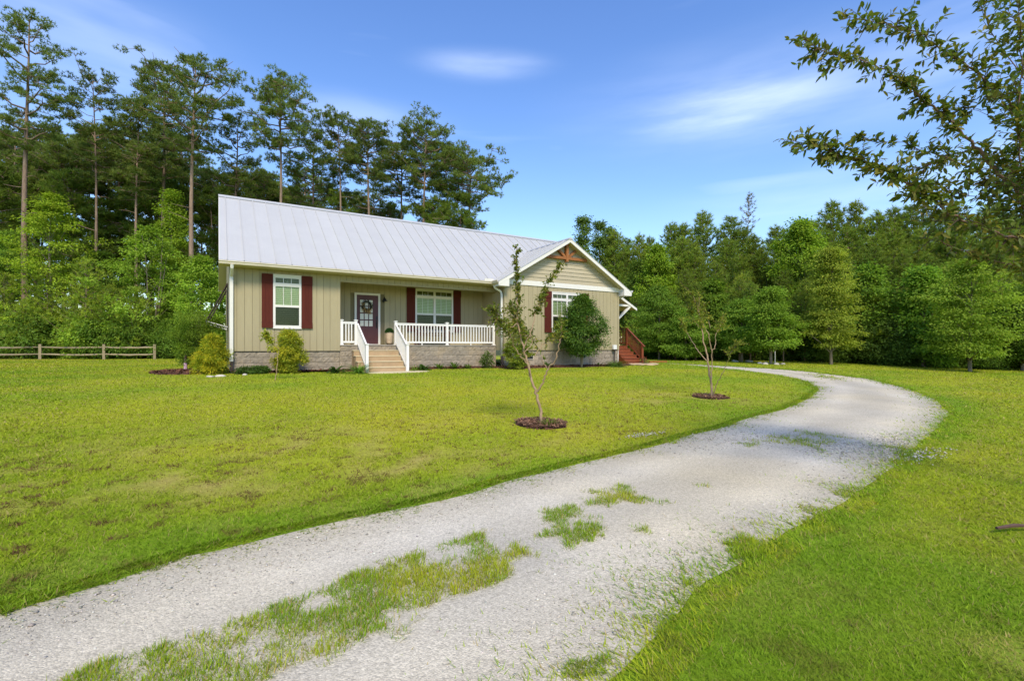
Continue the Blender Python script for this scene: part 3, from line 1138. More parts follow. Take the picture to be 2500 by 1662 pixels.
# side walls
boxpart('side_wall', M['siding'], house, XL + 0.01, XL + 0.1, YF + 0.14, YREAR, ZS, 4.23)
MB().prism([(XL + 0.01, YF + 0.1, 4.22), (XL + 0.01, YREAR, 4.22), (XL + 0.01, YR, ZR - 0.30)], (0.09, 0, 0)).build('gable_wall', M['siding'], house)
boxpart('porch_end_wall', M['siding'], house, XP - 0.09, XP, YF + 0.16, YB + 0.1, ZPF - 0.02, 4.2)
ww = boxpart('wing_side_wall', M['wallback'], house, XW + 0.012, XW + 0.1, YW + 0.12, YB + 0.1, ZS, 4.25)
y = YW + 0.12
while y < YB:
    b = min(y + PITCH, YB)
    piece('siding_board', unit_box('siding_board_side', 0.016, b - y - 0.011, 2.87), M['siding'], ww, (XW - 0.004, y + 0.004, ZS))
    y += PITCH
boxpart('right_side_wall', M['siding'], house, XWR - 0.1, XWR, YW + 0.12, YREAR, ZS, 4.25)
boxpart('rear_wall', M['siding'], house, XL, XWR, YREAR - 0.1, YREAR, ZS, 4.23)
MB().prism([(XWR - 0.09, YF, 4.26), (XWR - 0.09, YREAR, 4.26), (XWR - 0.09, YR, ZR - 0.30)], (0.09, 0, 0)).build('gable_wall', M['siding'], house)

# dark slot under the siding, then the block foundation
boxpart('sill_plate', M['brownpipe'], house, XL + 0.012, XP - 0.02, YF + 0.006, YF + 0.2, ZS - 0.022, ZS + 0.008)
boxpart('sill_plate', M['brownpipe'], house, XW + 0.012, XWR - 0.02, YW + 0.006, YW + 0.2, ZS - 0.022, ZS + 0.008)
block_wall(XL + 0.03, XP - 0.0, YF + 0.022, ZS - 0.022, 0.50)
block_wall(XP + 0.005, XW - 0.01, YF + 0.006, ZPF - 0.035, 0.50)
VENTS = [(11.92, 12.30), (14.96, 15.36)]
block_wall(XW + 0.03, XWR - 0.03, YW + 0.022, ZS - 0.022, 0.45, [(a, b, 0.93, 1.12) for a, b in VENTS])
boxpart('side_foundation', M['block'], house, XL + 0.03, XL + 0.2, YF + 0.35, YREAR, 0.45, ZS)
boxpart('side_foundation', M['block'], house, XWR - 0.2, XWR - 0.03, YW + 0.35, YREAR, 0.45, ZS)
boxpart('porch_floor', M['porchfloor'], house, XP + 0.004, XW - 0.005, YF - 0.012, YB - 0.012, ZPF - 0.034, ZPF)
for a, b in VENTS:
    v = boxpart('crawl_vent', M['stone'], house, a, b, YW + 0.012, YW + 0.05, 0.94, 1.135)
    MB().box(a + 0.03, b - 0.03, YW + 0.006, YW + 0.02, 0.97, 1.105).build('opening', M['dark'], v)
    for i in range(3):
        z = 0.985 + i * 0.04
        MB().box(a + 0.03, b - 0.03, YW + 0.001, YW + 0.006, z, z + 0.010).build('louver', M['black'], v)

# ---- main roof: deck, standing-seam panels, ridge cap
deck = MB()
deck.prism([(XRAKE + 0.02, YE, ZE - 0.02), (XRAKE + 0.02, YR, ZR - 0.02), (XRAKE + 0.02, YER, ZE - 0.02), (XRAKE + 0.02, YER, ZE - 0.15), (XRAKE + 0.02, YR, ZR - 0.2), (XRAKE + 0.02, YE, ZE - 0.15)], (XRAKER - XRAKE - 0.04, 0, 0))
roof = deck.build('roof', M['soffit'], house)
ang = math.atan(MPITCH)
slen = math.hypot(YR - YE, ZR - ZE)


def roof_panel_mesh(w, ln, key):
    k = (key, round(w, 3), round(ln, 3))
    if k not in _cache:
        m = MB().box(0, w - 0.001, 0, ln, 0, 0.012)
        m.box(w - 0.026, w - 0.002, 0, ln, 0.012, 0.042)
        for q in (0.33, 0.66):
            m.box(w * q - 0.012, w * q + 0.012, 0, ln, 0.012, 0.0145)
        _cache[k] = m.mesh(key)
    return _cache[k]


x = XRAKE
w = 0.245
i = 0
while x < XRAKER - 0.05:
    ww_ = min(w, XRAKER - x)
    piece('roof_panel', roof_panel_mesh(ww_, slen + 0.04, 'roof_panel'), M['roof'], roof, (x, YE - 0.035, ZE - 0.028), (ang, 0, 0))
    x += w
    w = 0.493
rear = boxpart('rear_roof_sheet', M['roof'], roof, XRAKE, XRAKER, 0, 1, 0, 1)
rear.data.clear_geometry()
rear.data.from_pydata([(-8.95, -2.3, -1.7), (8.95, -2.3, -1.7), (8.95, 2.35, -5.03), (-8.95, 2.35, -5.03)], [], [(0, 1, 2, 3)])
rear.location = Vector((9.0, YR + 2.3, ZR + 1.72)) - wloc(roof)
cap = MB()
cap.prism([(XRAKE - 0.01, YR - 0.16, ZR - 0.052), (XRAKE - 0.01, YR, ZR + 0.055), (XRAKE - 0.01, YR + 0.16, ZR - 0.052)], (XRAKER - XRAKE + 0.02, 0, 0))
cap.build('ridge_cap', M['roof'], roof)
MB().bar((XRAKE, YR - 0.158, ZR - 0.070), (XRAKER, YR - 0.158, ZR - 0.070), 0.012, 0.035).build('ridge_closure', M['roofdark'], roof)
# rake trim on the left end, eave drip edge, fascia, soffit, gutter
for s, ye in ((1, YE), (-1, YER)):
    a, b = (XRAKE + 0.008, ye, ZE - 0.075), (XRAKE + 0.008, YR, ZR - 0.075)
    MB().bar(a, b, 0.02, 0.15).build('rake_board', M['white'], house)
boxpart('drip_edge', M['roofdark'], house, XRAKE, 10.3, YE - 0.03, YE - 0.004, ZE - 0.062, ZE - 0.034)
boxpart('fascia', M['beige'], house, XRAKE, 10.4, YE + 0.001, YE + 0.02, ZGB + 0.01, ZE - 0.05)
boxpart('soffit', M['soffit'], house, XRAKE + 0.02, XW + 0.05, YE + 0.02, YF + 0.01, 4.232, 4.25)
boxpart('rear_fascia', M['white'], house, XRAKE, XRAKER, YER - 0.02, YER + 0.1, ZGB, ZE - 0.05)


def gutter(name, a, b, out, mat):
    """K-style gutter between two points, its face towards `out`"""
    a, b, o = Vector(a), Vector(b), Vector(out)
    prof = [(0, 0), (0.07, 0), (0.085, 0.03), (0.085, 0.05), (0.115, 0.085), (0.115, 0.11), (0.1, 0.11), (0.1, 0.09), (0.07, 0.055), (0.07, 0.012), (0.0, 0.012)]
    poly = [a + o * p + Vector((0, 0, q)) for p, q in prof]
    return MB().prism(poly, b - a).build(name, mat, house)


gutter('gutter', (XRAKE - 0.005, YE - 0.0, ZGB), (10.32, YE - 0.0, ZGB), (0, -1, 0), M['beige'])
gutter('gutter', (XRAKE - 0.005, YER + 0.1, ZGB), (17.5, YER + 0.1, ZGB), (0, 1, 0), M['white'])
gutter('gutter', (17.985, YG + 0.02, ZGB + 0.02), (17.985, 18.98, ZGB + 0.02), (1, 0, 0), M['white'])
gutter('gutter', (10.275, YG + 0.02, ZGB + 0.01), (10.275, 18.64, ZGB + 0.01), (-1, 0, 0), M['beige'])
boxpart('splash_guard', M['white'], house, 9.83, 10.28, YE - 0.116, YE - 0.10, ZGB + 0.112, ZGB + 0.215)
# downspouts
d1 = MB().tube([(0.41, YE - 0.05, ZGB), (0.41, YE - 0.03, ZGB - 0.10), (0.405, YE + 0.2, ZGB - 0.24), (0.40, YF - 0.075, ZGB - 0.33)], 0.055, 8).box(0.345, 0.455, YF - 0.115, YF - 0.03, 1.02, ZGB - 0.28).build('downspout', M['white'], house)
MB().box(0.352, 0.448, YF - 0.108, YF - 0.035, 0.70, 1.02).build('boot', M['brownpipe'], d1)
d2 = MB().tube([(10.32, 18.60, ZGB + 0.02), (10.32, 18.60, ZGB - 0.07), (10.36, 18.60, ZGB - 0.16), (10.58, 18.59, ZGB - 0.27), (10.655, 18.585, ZGB - 0.33), (10.68, 18.58, ZGB - 0.44), (10.685, 18.58, 3.0), (10.685, 18.58, 1.10)], 0.052, 10).build('downspout', M['white'], house, True)
MB().tube([(10.685, 18.58, 1.10), (10.69, 18.57, 0.85), (10.73, 18.50, 0.72), (10.80, 18.38, 0.63)], 0.06, 8).build('elbow', M['brownpipe'], d2, True)
d3 = MB().tube([(18.04, 18.66, ZGB + 0.02), (18.0, 18.66, ZGB - 0.12), (17.62, 18.64, ZGB - 0.25), (17.575, 18.62, ZGB - 0.34), (17.57, 18.62, 1.0), (17.56, 18.6, 0.72)], 0.045, 8).build('downspout', M['white'], house, True)

# ---- wing: gable siding, band board, roof
boxpart('band_board', M['white'], house, XW - 0.02, XWR + 0.02, YW - 0.045, YW + 0.05, 4.282, 4.50)
gable = MB().prism([(XW, YW + 0.01, 4.49), (XWR, YW + 0.01, 4.49), (XG, YW + 0.01, ZGAB - 0.22)], (0, 0.1, 0)).build('gable_wall', M['wallback'], house)
z, hgt = 4.505, 0.182
while z < ZGAB - 0.3:
    z1 = min(z + hgt, ZGAB - 0.26)
    hw0, hw1 = (ZGAB - 0.17 - z) / WPITCH, (ZGAB - 0.17 - z1) / WPITCH
    hw0 = min(hw0, XWR - XG)
    hw1 = min(hw1, XWR - XG)
    MB().add([(XG - hw0, YW - 0.032, z), (XG + hw0, YW - 0.032, z), (XG + hw1, YW - 0.006, z1 + 0.012), (XG - hw1, YW - 0.006, z1 + 0.012), (XG - hw0, YW + 0.012, z), (XG + hw0, YW + 0.012, z), (XG + hw1, YW + 0.012, z1 + 0.012), (XG - hw1, YW + 0.012, z1 + 0.012)],
             [(0, 1, 2, 3), (0, 4, 5, 1), (0, 3, 7, 4), (1, 5, 6, 2), (3, 2, 6, 7)]).build('lap_board', M['lap'], gable)
    z += hgt
wz = lambda xx: ZGAB - WPITCH * abs(xx - XG)
XE0, XE1 = 10.26, 17.98
YBK = 22.2
wdeck = MB()
wdeck.prism([(XE0, YG + 0.03, wz(XE0) - 0.02), (XG, YG + 0.03, ZGAB - 0.02), (XE1, YG + 0.03, wz(XE1) - 0.02), (XE1, YG + 0.03, wz(XE1) - 0.14), (XG, YG + 0.03, ZGAB - 0.18), (XE0, YG + 0.03, wz(XE0) - 0.14)], (0, YBK - YG - 0.03, 0))
wroof = wdeck.build('wing_roof', M['soffit'], house)
wl = math.hypot(XG - XE0, (XG - XE0) * WPITCH)
wa = math.atan(WPITCH)
y, w = YG, 0.30
while y < YBK - 0.02:
    ww_ = min(w, YBK - y)
    # left slope panel: local x -> world Y, local y -> down-slope towards -X
    me = roof_panel_mesh(ww_, wl + 0.04, 'wing_roof_panel')
    o = piece('roof_panel', me, M['roof'], wroof, (XG, y, ZGAB - 0.01))
    o.rotation_euler = Matrix(((0, -math.cos(wa), -math.sin(wa)), (1, 0, 0), (0, -math.sin(wa), math.cos(wa)))).to_euler()
    o2 = piece('roof_panel', me, M['roof'], wroof, (XE1 + 0.035, y, wz(XE1) - 0.03))
    o2.rotation_euler = Matrix(((0, -math.cos(wa), math.sin(wa)), (1, 0, 0), (0, math.sin(wa), math.cos(wa)))).to_euler()
    y += w
    w = 0.493
MB().prism([(XG - 0.15, YG - 0.012, ZGAB - 0.050), (XG, YG - 0.012, ZGAB + 0.052), (XG + 0.15, YG - 0.012, ZGAB - 0.050)], (0, YBK - YG - 0.6, 0)).build('ridge_cap', M['roof'], wroof)
MB().bar((XG - 0.147, YG, ZGAB - 0.066), (XG - 0.147, 21.6, ZGAB - 0.066), 0.012, 0.03).build('ridge_closure', M['roofdark'], wroof)
for xe in (XE0, XE1):
    sgn = 1 if xe > XG else -1
    a = Vector((xe + sgn * 0.02, YG + 0.012, wz(xe) - 0.105))
    b = Vector((XG, YG + 0.012, ZGAB - 0.095))
    MB().prism([a + Vector((0, 0, -0.085)), a + Vector((0, 0, 0.085)), b + Vector((0, 0, 0.085)), b + Vector((0, 0, -0.085))], (0, 0.028, 0)).build('rake_board', M['white'], house)
    MB().prism([a + Vector((0, -0.01, 0.078)), a + Vector((0, -0.01, 0.10)), b + Vector((0, -0.01, 0.10)), b + Vector((0, -0.01, 0.078))], (0, 0.045, 0)).build('drip_edge', M['roofdark'], house)
    # boxed return at the foot of the rake
    x0, x1 = (xe + 0.02, XW + 0.02) if sgn < 0 else (XWR - 0.02, xe - 0.0)
    MB().prism([(x0, YG + 0.016, wz(xe) - 0.20), (x1, YG + 0.016, wz(xe) - 0.20), (x1, YG + 0.016, wz(x1) - 0.16), (x0, YG + 0.016, wz(x0) - 0.12)], (0, YW - YG - 0.03, 0)).build('rake_return', M['white'], house)
# cedar truss in the gable
tr = MB().box(12.9, 15.28, 18.30, 18.42, 5.62, 5.745).build('gable_truss', M['cedar'], house)
MB().box(XG - 0.065, XG + 0.065, 18.285, 18.425, 5.52, 6.36).build('king_post', M['cedar'], tr)
for s in (-1, 1):
    MB().bar((XG + s * 0.10, 18.36, 5.73), (XG + s * 0.56, 18.36, 6.11), 0.10, 0.115, (0, 1, 0)).build('strut', M['cedar'], tr)

# ---- right side door roof
XA, XB2 = 18.02, 19.30
za, zb = 4.22, 3.57
sr = MB().prism([(XA, 19.02, za), (XB2, 19.02, zb), (XB2, 19.02, zb - 0.05), (XA, 19.02, za - 0.05)], (0, 2.2, 0)).build('side_door_roof', M['soffit'], house)
MB().prism([(XA - 0.02, 19.0, za + 0.02), (XB2 + 0.03, 19.0, zb - 0.005), (XB2 + 0.03, 19.0, zb + 0.015), (XA - 0.02, 19.0, za + 0.045)], (0, 2.24, 0)).build('metal_sheet', M['roof'], sr)
MB().prism([(XA, 18.99, za + 0.012), (XB2 + 0.02, 18.99, zb + 0.0), (XB2 + 0.02, 18.99, zb - 0.115), (XA, 18.99, za - 0.115)], (0, 0.03, 0)).build('rake_board', M['white'], sr)
MB().bar((17.55, 19.08, 2.62), (18.86, 19.08, 3.66), 0.09, 0.13, (0, 1, 0)).build('bracket', M['white'], sr)
MB().box(17.53, 19.05, 19.03, 19.13, 3.66, 3.76).build('bracket_arm', M['white'], sr)


# ---- windows
def window(name_label, x0, x1, y, double):
    z0, z1 = WZ
    H = z1 - z0
    n = 2 if double else 1
    sw, mw = 0.075, 0.105
    cw = ((x1 - x0) - 2 * sw - (n - 1) * mw) / n
    zt0, zt1 = z1 - 0.142 * H * 1.02, z1 - 0.052 * H
    zu0, zu1 = z1 - 0.565 * H, z1 - 0.212 * H
    zl0, zl1 = z0 + 0.048 * H, z1 - 0.606 * H
    fy0, fy1 = y - 0.05, y + 0.02
    m = MB()
    cols = [x0 + sw + i * (cw + mw) for i in range(n)]
    m.box(x0, x0 + sw, fy0, fy1, z0, z1)
    m.box(x1 - sw, x1, fy0, fy1, z0, z1)
    if double:
        m.box(cols[0] + cw, cols[1], fy0, fy1, z0, z1)
    for cx in cols:
        for a, b in ((z0, zl0), (zl1, zu0), (zu1, zt0), (zt1, z1)):
            m.box(cx, cx + cw, fy0 + 0.002, fy1, a, b)
    win = m.build('window', M['white'], house)
    win['label'] = name_label
    boxpart('head_trim', M['white'], win, x0 - 0.015, x1 + 0.015, fy0 - 0.012, fy1, z1 + 0.001, z1 + 0.03)
    boxpart('sill', M['white'], win, x0 - 0.01, x1 + 0.01, fy0 - 0.016, fy1, z0 - 0.03, z0 - 0.001)
    for cx in cols:
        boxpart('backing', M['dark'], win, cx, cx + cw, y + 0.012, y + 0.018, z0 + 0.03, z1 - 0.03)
        boxpart('pane', M['glass'], win, cx, cx + cw, y - 0.022, y - 0.018, zt0, zt1)
        boxpart('pane', M['glass'], win, cx, cx + cw, y - 0.022, y - 0.018, zu0, zu1)
        boxpart('pane', M['screen'], win, cx, cx + cw, y - 0.016, y - 0.012, zl0, zl1)
        for q in (1, 2):
            xx = cx + cw * q / 3
            boxpart('muntin', M['white'], win, xx - 0.009, xx + 0.009, y - 0.030, y - 0.0225, zt0, zt1)
            boxpart('muntin', M['white'], win, xx - 0.009, xx + 0.009, y - 0.030, y - 0.0225, zu0, zu1)
        cxm, czm = cx + cw / 2, (zt0 + zt1) / 2
        mark = MB()  # pale mark of three bars behind each transom pane
        for dx, dz in ((-0.07, 0.035), (0.0, 0.065), (0.07, 0.035)):
            mark.bar((cxm, y - 0.012, czm - 0.05), (cxm + dx, y - 0.012, czm - 0.05 + dz + 0.02), 0.006, 0.012, (0, 1, 0))
        mark.build('transom_mark', M['blind'], win)
        for a, b, nm in ((zu0, zu1, 'blind'), (zl0, zl1, 'blind')):
            bl = MB()
            z = a + 0.03
            while z < b:
                bl.add([(cx + 0.005, y - 0.004, z - 0.029), (cx + cw - 0.005, y - 0.004, z - 0.029), (cx + cw - 0.005, y + 0.006, z + 0.027), (cx + 0.005, y + 0.006, z + 0.027)], [(0, 1, 2, 3)])
                z += 0.068
            bl.build(nm, M['blind'], win)
    return win


def shutter(x0, x1, y, label=None):
    z0, z1 = 2.183, 4.084
    s = boxpart('shutter', M['shutter'], house, x0 + 0.004, x1 - 0.004, y - 0.03, y - 0.012, z0 + 0.004, z1 - 0.004)
    n = 3
    for i in range(n):
        a, b = x0 + (x1 - x0) * i / n, x0 + (x1 - x0) * (i + 1) / n
        MB().box(a + 0.002, b - 0.002, y - 0.05, y - 0.03, z0, z1).build('plank', M['shutter'], s)
    for za_, zb_ in ((z0, z0 + 0.215), (z1 - 0.31, z1)):
        MB().box(x0 - 0.002, x1 + 0.002, y - 0.074, y - 0.0505, za_, zb_).build('batten', M['shutter'], s)
    return s


window('single window with white blinds beside the porch', *W1, YF, False)
window('double window with white trim at the back of the porch', *W2, YB, True)
window('double window in the gabled wing, partly behind a bush', *W3, YW, True)
for a, b, y in ((1.32, 1.675, YF), (2.611, 2.981, YF), (7.034, 7.416, YB), (9.229, 9.611, YB), (12.879, 13.268, YW), (15.081, 15.47, YW)):
    shutter(a, b, y)

# ---- front door
door = boxpart('door', M['door'], house, DOORX[0] + 0.085, DOORX[1] - 0.085, YB - 0.02, YB + 0.02, 1.635, 3.665)
fr = MB().box(DOORX[0], DOORX[0] + 0.085, YB - 0.045, YB + 0.02, 1.592, DOORZ[1]).box(DOORX[1] - 0.085, DOORX[1], YB - 0.045, YB + 0.02, 1.592, DOORZ[1])
fr.box(DOORX[0] + 0.085, DOORX[1] - 0.085, YB - 0.043, YB + 0.02, 3.665, DOORZ[1]).box(DOORX[0] + 0.085, DOORX[1] - 0.085, YB - 0.06, YB + 0.02, 1.592, 1.634)
fr.build('door_frame', M['white'], house)
for i in range(3):
    for j in range(4):
        a, b = 5.045 + i * 0.185, 2.375 + j * 0.283
        boxpart('door_pane', M['blind'], door, a, a + 0.145, YB - 0.027, YB - 0.0205, b, b + 0.235)
for a in (5.02, 5.36):
    boxpart('raised_panel', M['door'], door, a, a + 0.27, YB - 0.03, YB - 0.0205, 1.86, 2.25, bevel=0.006)
boxpart('lock', M['black'], door, 5.70, 5.765, YB - 0.045, YB - 0.0205, 2.64, 2.80, bevel=0.006)
hd = MB().tube([(5.73, YB - 0.022, 2.58), (5.73, YB - 0.075, 2.56), (5.73, YB - 0.075, 2.36), (5.73, YB - 0.022, 2.33)], 0.014, 6).box(5.705, 5.755, YB - 0.03, YB - 0.0205, 2.30, 2.62).build('handle', M['black'], door)
boxpart('door_mat', M['black'], house, 4.95, 5.75, YB - 0.52, YB - 0.07, ZPF + 0.001, ZPF + 0.02)

# ---- propped shutters on the left side wall
for yy in (22.6, 25.2):
    a, b = Vector((0.33, yy, 4.08)), Vector((-0.42, yy, 2.50))
    s = MB().prism([a, a + Vector((0.02, 0, -0.03)), b + Vector((0.02, 0, -0.01)), b], (0, 1.2, 0)).build('awning_shutter', M['brownpipe'], house)
    for k in (0.05, 1.1):
        MB().tube([(0.36, yy + k, 2.30), (-0.41, yy + k, 2.53)], 0.018, 6).build('prop_arm', M['greybox'], s)
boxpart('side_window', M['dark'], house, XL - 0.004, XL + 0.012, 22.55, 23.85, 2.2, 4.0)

# ================================================================== PORCH: steps, railings, furniture
steps = thing('porch_steps', 'tan concrete steps up to the front porch', 'steps', (5.3, 18.5, 0.57))
rise = (ZPF - 0.565) / 5
for i in range(4):
    y0 = 17.92 + i * 0.312
    z1 = 0.565 + rise * (i + 1)
    m = MB().box(4.40, 6.22, y0, YF - 0.015 if i == 3 else 17.92 + (i + 1) * 0.312 + 0.04, 0.48, z1 - 0.03)
    st = m.build('step', M['concrete'], steps)
    MB().box(4.385, 6.235, y0 - 0.018, min(17.92 + (i + 1) * 0.312 + 0.02, YF - 0.016), z1 - 0.0295, z1).build('tread', M['slab'], st, bevel=0.008)
pad = MB().prism([(4.55, 17.30, 0.5), (4.95, 17.12, 0.5), (5.6, 17.06, 0.5), (6.5, 17.14, 0.5), (6.85, 17.38, 0.5), (6.62, 17.915, 0.5), (4.5, 17.915, 0.5)], (0, 0, 0.105))
pad.build('landing_pad', M['slab'], steps)


def rail_post(par, x, y, z0, z1, mat, s=0.05, cap=True):
    p = MB().box(x - s, x + s, y - s, y + s, z0, z1).build('post', mat, par)
    if cap:
        MB().box(x - s - 0.022, x + s + 0.022, y - s - 0.022, y + s + 0.022, z1 + 0.0005, z1 + 0.02).box(x - s - 0.004, x + s + 0.004, y - s - 0.004, y + s + 0.004, z1 + 0.0203, z1 + 0.032).build('cap', mat, p)
    return p


def level_rail(par, x0, x1, y, z, mat, sp=0.132):
    MB().box(x0, x1, y - 0.028, y + 0.028, z + 0.80, z + 0.86).box(x0, x1, y - 0.04, y + 0.04, z + 0.8605, z + 0.885).build('top_rail', mat, par)
    MB().box(x0, x1, y - 0.025, y + 0.025, z + 0.075, z + 0.145).build('bottom_rail', mat, par)
    n = max(1, round((x1 - x0) / sp) - 1)
    me = unit_box('baluster', 0.04, 0.04, 0.655)
    for i in range(n):
        xx = x0 + (x1 - x0) * (i + 1) / (n + 1)
        piece('baluster', me, mat, par, (xx - 0.02, y - 0.02, z + 0.1455))


YRL = 19.235
r1 = thing('porch_railing', 'short white railing between the porch corner and the steps', 'railing', (4.3, YRL, ZPF))
for x in (4.035, 4.565):
    rail_post(r1, x, YRL, ZPF, ZPF + 0.93, M['vinyl'])
    MB().box(x - 0.07, x + 0.07, YRL - 0.07, YRL + 0.07, ZPF + 0.0005, ZPF + 0.03).build('post_skirt', M['vinyl'], r1)
level_rail(r1, 4.086, 4.514, YRL, ZPF, M['vinyl'], 0.105)
r2 = thing('porch_railing', 'long white railing in front of the porch window', 'railing', (8.4, YRL, ZPF))
for x in (6.135, 8.37, 10.63):
    rail_post(r2, x, YRL, ZPF, ZPF + 0.93, M['vinyl'])
    MB().box(x - 0.07, x + 0.07, YRL - 0.07, YRL + 0.07, ZPF + 0.0005, ZPF + 0.03).build('post_skirt', M['vinyl'], r2)
level_rail(r2, 6.186, 8.319, YRL, ZPF, M['vinyl'])
level_rail(r2, 8.421, 10.579, YRL, ZPF, M['vinyl'])
for x in (7.25, 9.5):
    MB().box(x - 0.02, x + 0.02, YRL - 0.02, YRL + 0.02, ZPF, ZPF + 0.075).build('support_foot', M['vinyl'], r2)


def stair_rail(x, label, yb, zb_, yt, zt, mat, s=0.05, hh=0.86, sp=0.105, nm='stair_railing', cat='railing', toppost=False):
    t = thing(nm, label, cat, (x, yb, zb_))
    rail_post(t, x, yb, zb_, zb_ + hh + 0.22, mat, s)
    if toppost:
        rail_post(t, x, yt, zt - 0.1, zt + hh + 0.06, mat, s)
    y0, y1 = yb + s + 0.001, yt - s - 0.001
    z0 = zb_ + 0.20
    z1 = zt + 0.10
    MB().bar((x, y0, z0 + hh - 0.02), (x, y1, z1 + hh - 0.16), 0.06, 0.07).build('top_rail', mat, t)
    MB().bar((x, y0, z0 + 0.03), (x, y1, z1), 0.05, 0.06).build('bottom_rail', mat, t)
    n = int((y1 - y0) / sp)
    for i in range(n):
        f = (i + 0.5) / n
        yy = y0 + (y1 - y0) * f
        a = z0 + 0.06 + (z1 - z0 - 0.03) * f
        b = z0 + hh - 0.055 + (z1 - 0.14 - z0) * f
        MB().box(x - 0.02, x + 0.02, yy - 0.02, yy + 0.02, a, b).build('baluster', mat, t)
    return t


stair_rail(4.62, 'white stair railing on the left side of the concrete steps', 17.80, 0.52, YRL - 0.01, ZPF, M['vinyl'])
stair_rail(6.13, 'white stair railing on the right side of the concrete steps', 17.80, 0.52, YRL - 0.01, ZPF, M['vinyl'])

# wall lantern
lamp = thing('wall_lantern', 'black barn style lantern on the wall beside the front door', 'lamp', (6.02, YB - 0.02, 3.5))
MB().tube([(6.02, YB - 0.016, 3.44), (6.02, YB - 0.04, 3.44)], 0.05, 12).build('back_plate', M['black'], lamp)
MB().tube([(6.02, YB - 0.03, 3.46), (6.02, YB - 0.10, 3.58), (6.02, YB - 0.18, 3.61), (6.02, YB - 0.20, 3.57)], 0.014, 6).build('arm', M['black'], lamp, True)
MB().lathe([(0.03, 0.12), (0.05, 0.11), (0.065, 0.06), (0.085, 0.02), (0.125, 0.0), (0.118, -0.004), (0.06, 0.01)], (6.02, YB - 0.19, 3.44), 20).build('lamp_shade', M['black'], lamp, True)

# wreath on the door
wr = thing('door_wreath', 'round dried twig wreath with a straw bow hanging on the front door', 'wreath', (5.315, YB - 0.06, 3.2))
rg = np.random.default_rng(3)
mb = MB()
mb.tube([(5.315 + 0.17 * math.cos(a), YB - 0.05, 3.2 + 0.19 * math.sin(a)) for a in np.linspace(0, 2 * math.pi, 25)], 0.035, 6, False)
mb.build('twig_ring', M['wreath'], wr, True)


def wreath_bits(n, a0, a1, mat, name, L_=0.09):
    m = MB()
    for _ in range(n):
        a = rg.uniform(a0, a1)
        rr = rg.uniform(0.13, 0.21)
        p = Vector((5.315 + rr * math.cos(a), YB - 0.075 - rg.uniform(0, 0.03), 3.2 + rr * 1.1 * math.sin(a)))
        d = Vector((rg.normal(), rg.normal() * 0.3 - 0.2, rg.normal())).normalized() * L_ * rg.uniform(0.6, 1.2)
        s = d.cross(Vector((0, 1, 0.3))).normalized() * 0.018
        m.add([p, p + d * 0.5 + s, p + d, p + d * 0.5 - s], [(0, 1, 2, 3)])
    return m.build(name, mat, wr)


wreath_bits(130, 0, 6.28, M['wreath'], 'dark_leaves')
wreath_bits(70, 2.4, 5.2, M['straw'], 'straw_leaves')
m = MB()
for dx, dz in ((-0.08, 0.05), (0.09, 0.05), (-0.05, -0.2), (0.04, -0.18), (0.0, -0.12), (0.08, -0.03)):
    p = Vector((5.42, YB - 0.10, 3.06))
    m.bar(p, p + Vector((dx, -0.01, dz)), 0.03, 0.008, (0, 1, 0))
m.build('bow', M['straw'], wr)

# potted topiary
pot = thing('potted_topiary', 'clipped green ball in a carved pale urn beside the front door', 'plant', (6.13, 20.05, ZPF))
MB().lathe([(0.10, 0.05), (0.115, 0.06), (0.125, 0.12), (0.15, 0.35), (0.162, 0.50), (0.158, 0.53), (0.145, 0.53), (0.14, 0.49)], (6.13, 20.05, ZPF), 28).build('urn', M['pot'], pot, True)
for a in (0.5, 2.6, 4.7):
    MB().tube([(6.13 + 0.1 * math.cos(a), 20.05 + 0.1 * math.sin(a), ZPF), (6.13 + 0.09 * math.cos(a), 20.05 + 0.09 * math.sin(a), ZPF + 0.055)], 0.02, 6).build('foot', M['brownpipe'], pot)

# bench on the porch
bench = thing('porch_bench', 'dark brown slatted bench on the porch behind the white railing', 'bench', (8.0, 20.05, ZPF))
for x in (7.35, 8.75):
    MB().box(x - 0.03, x + 0.03, 20.28, 20.34, ZPF, ZPF + 0.88).build('leg', M['benchwood'], bench)
    MB().box(x - 0.03, x + 0.03, 19.86, 19.92, ZPF, ZPF + 0.60).build('leg', M['benchwood'], bench)
    MB().box(x - 0.035, x + 0.035, 19.84, 20.34, ZPF + 0.6005, ZPF + 0.635).build('armrest', M['benchwood'], bench)
for i in range(4):
    MB().box(7.38, 8.72, 19.86 + i * 0.11, 19.955 + i * 0.11, ZPF + 0.40, ZPF + 0.425).build('seat_slat', M['benchwood'], bench)
MB().box(7.38, 8.72, 20.29, 20.33, ZPF + 0.80, ZPF + 0.88).build('back_rail', M['benchwood'], bench)
for i in range(9):
    x = 7.46 + i * 0.148
    MB().box(x - 0.025, x + 0.025, 20.295, 20.32, ZPF + 0.4255, ZPF + 0.7995).build('back_slat', M['benchwood'], bench)

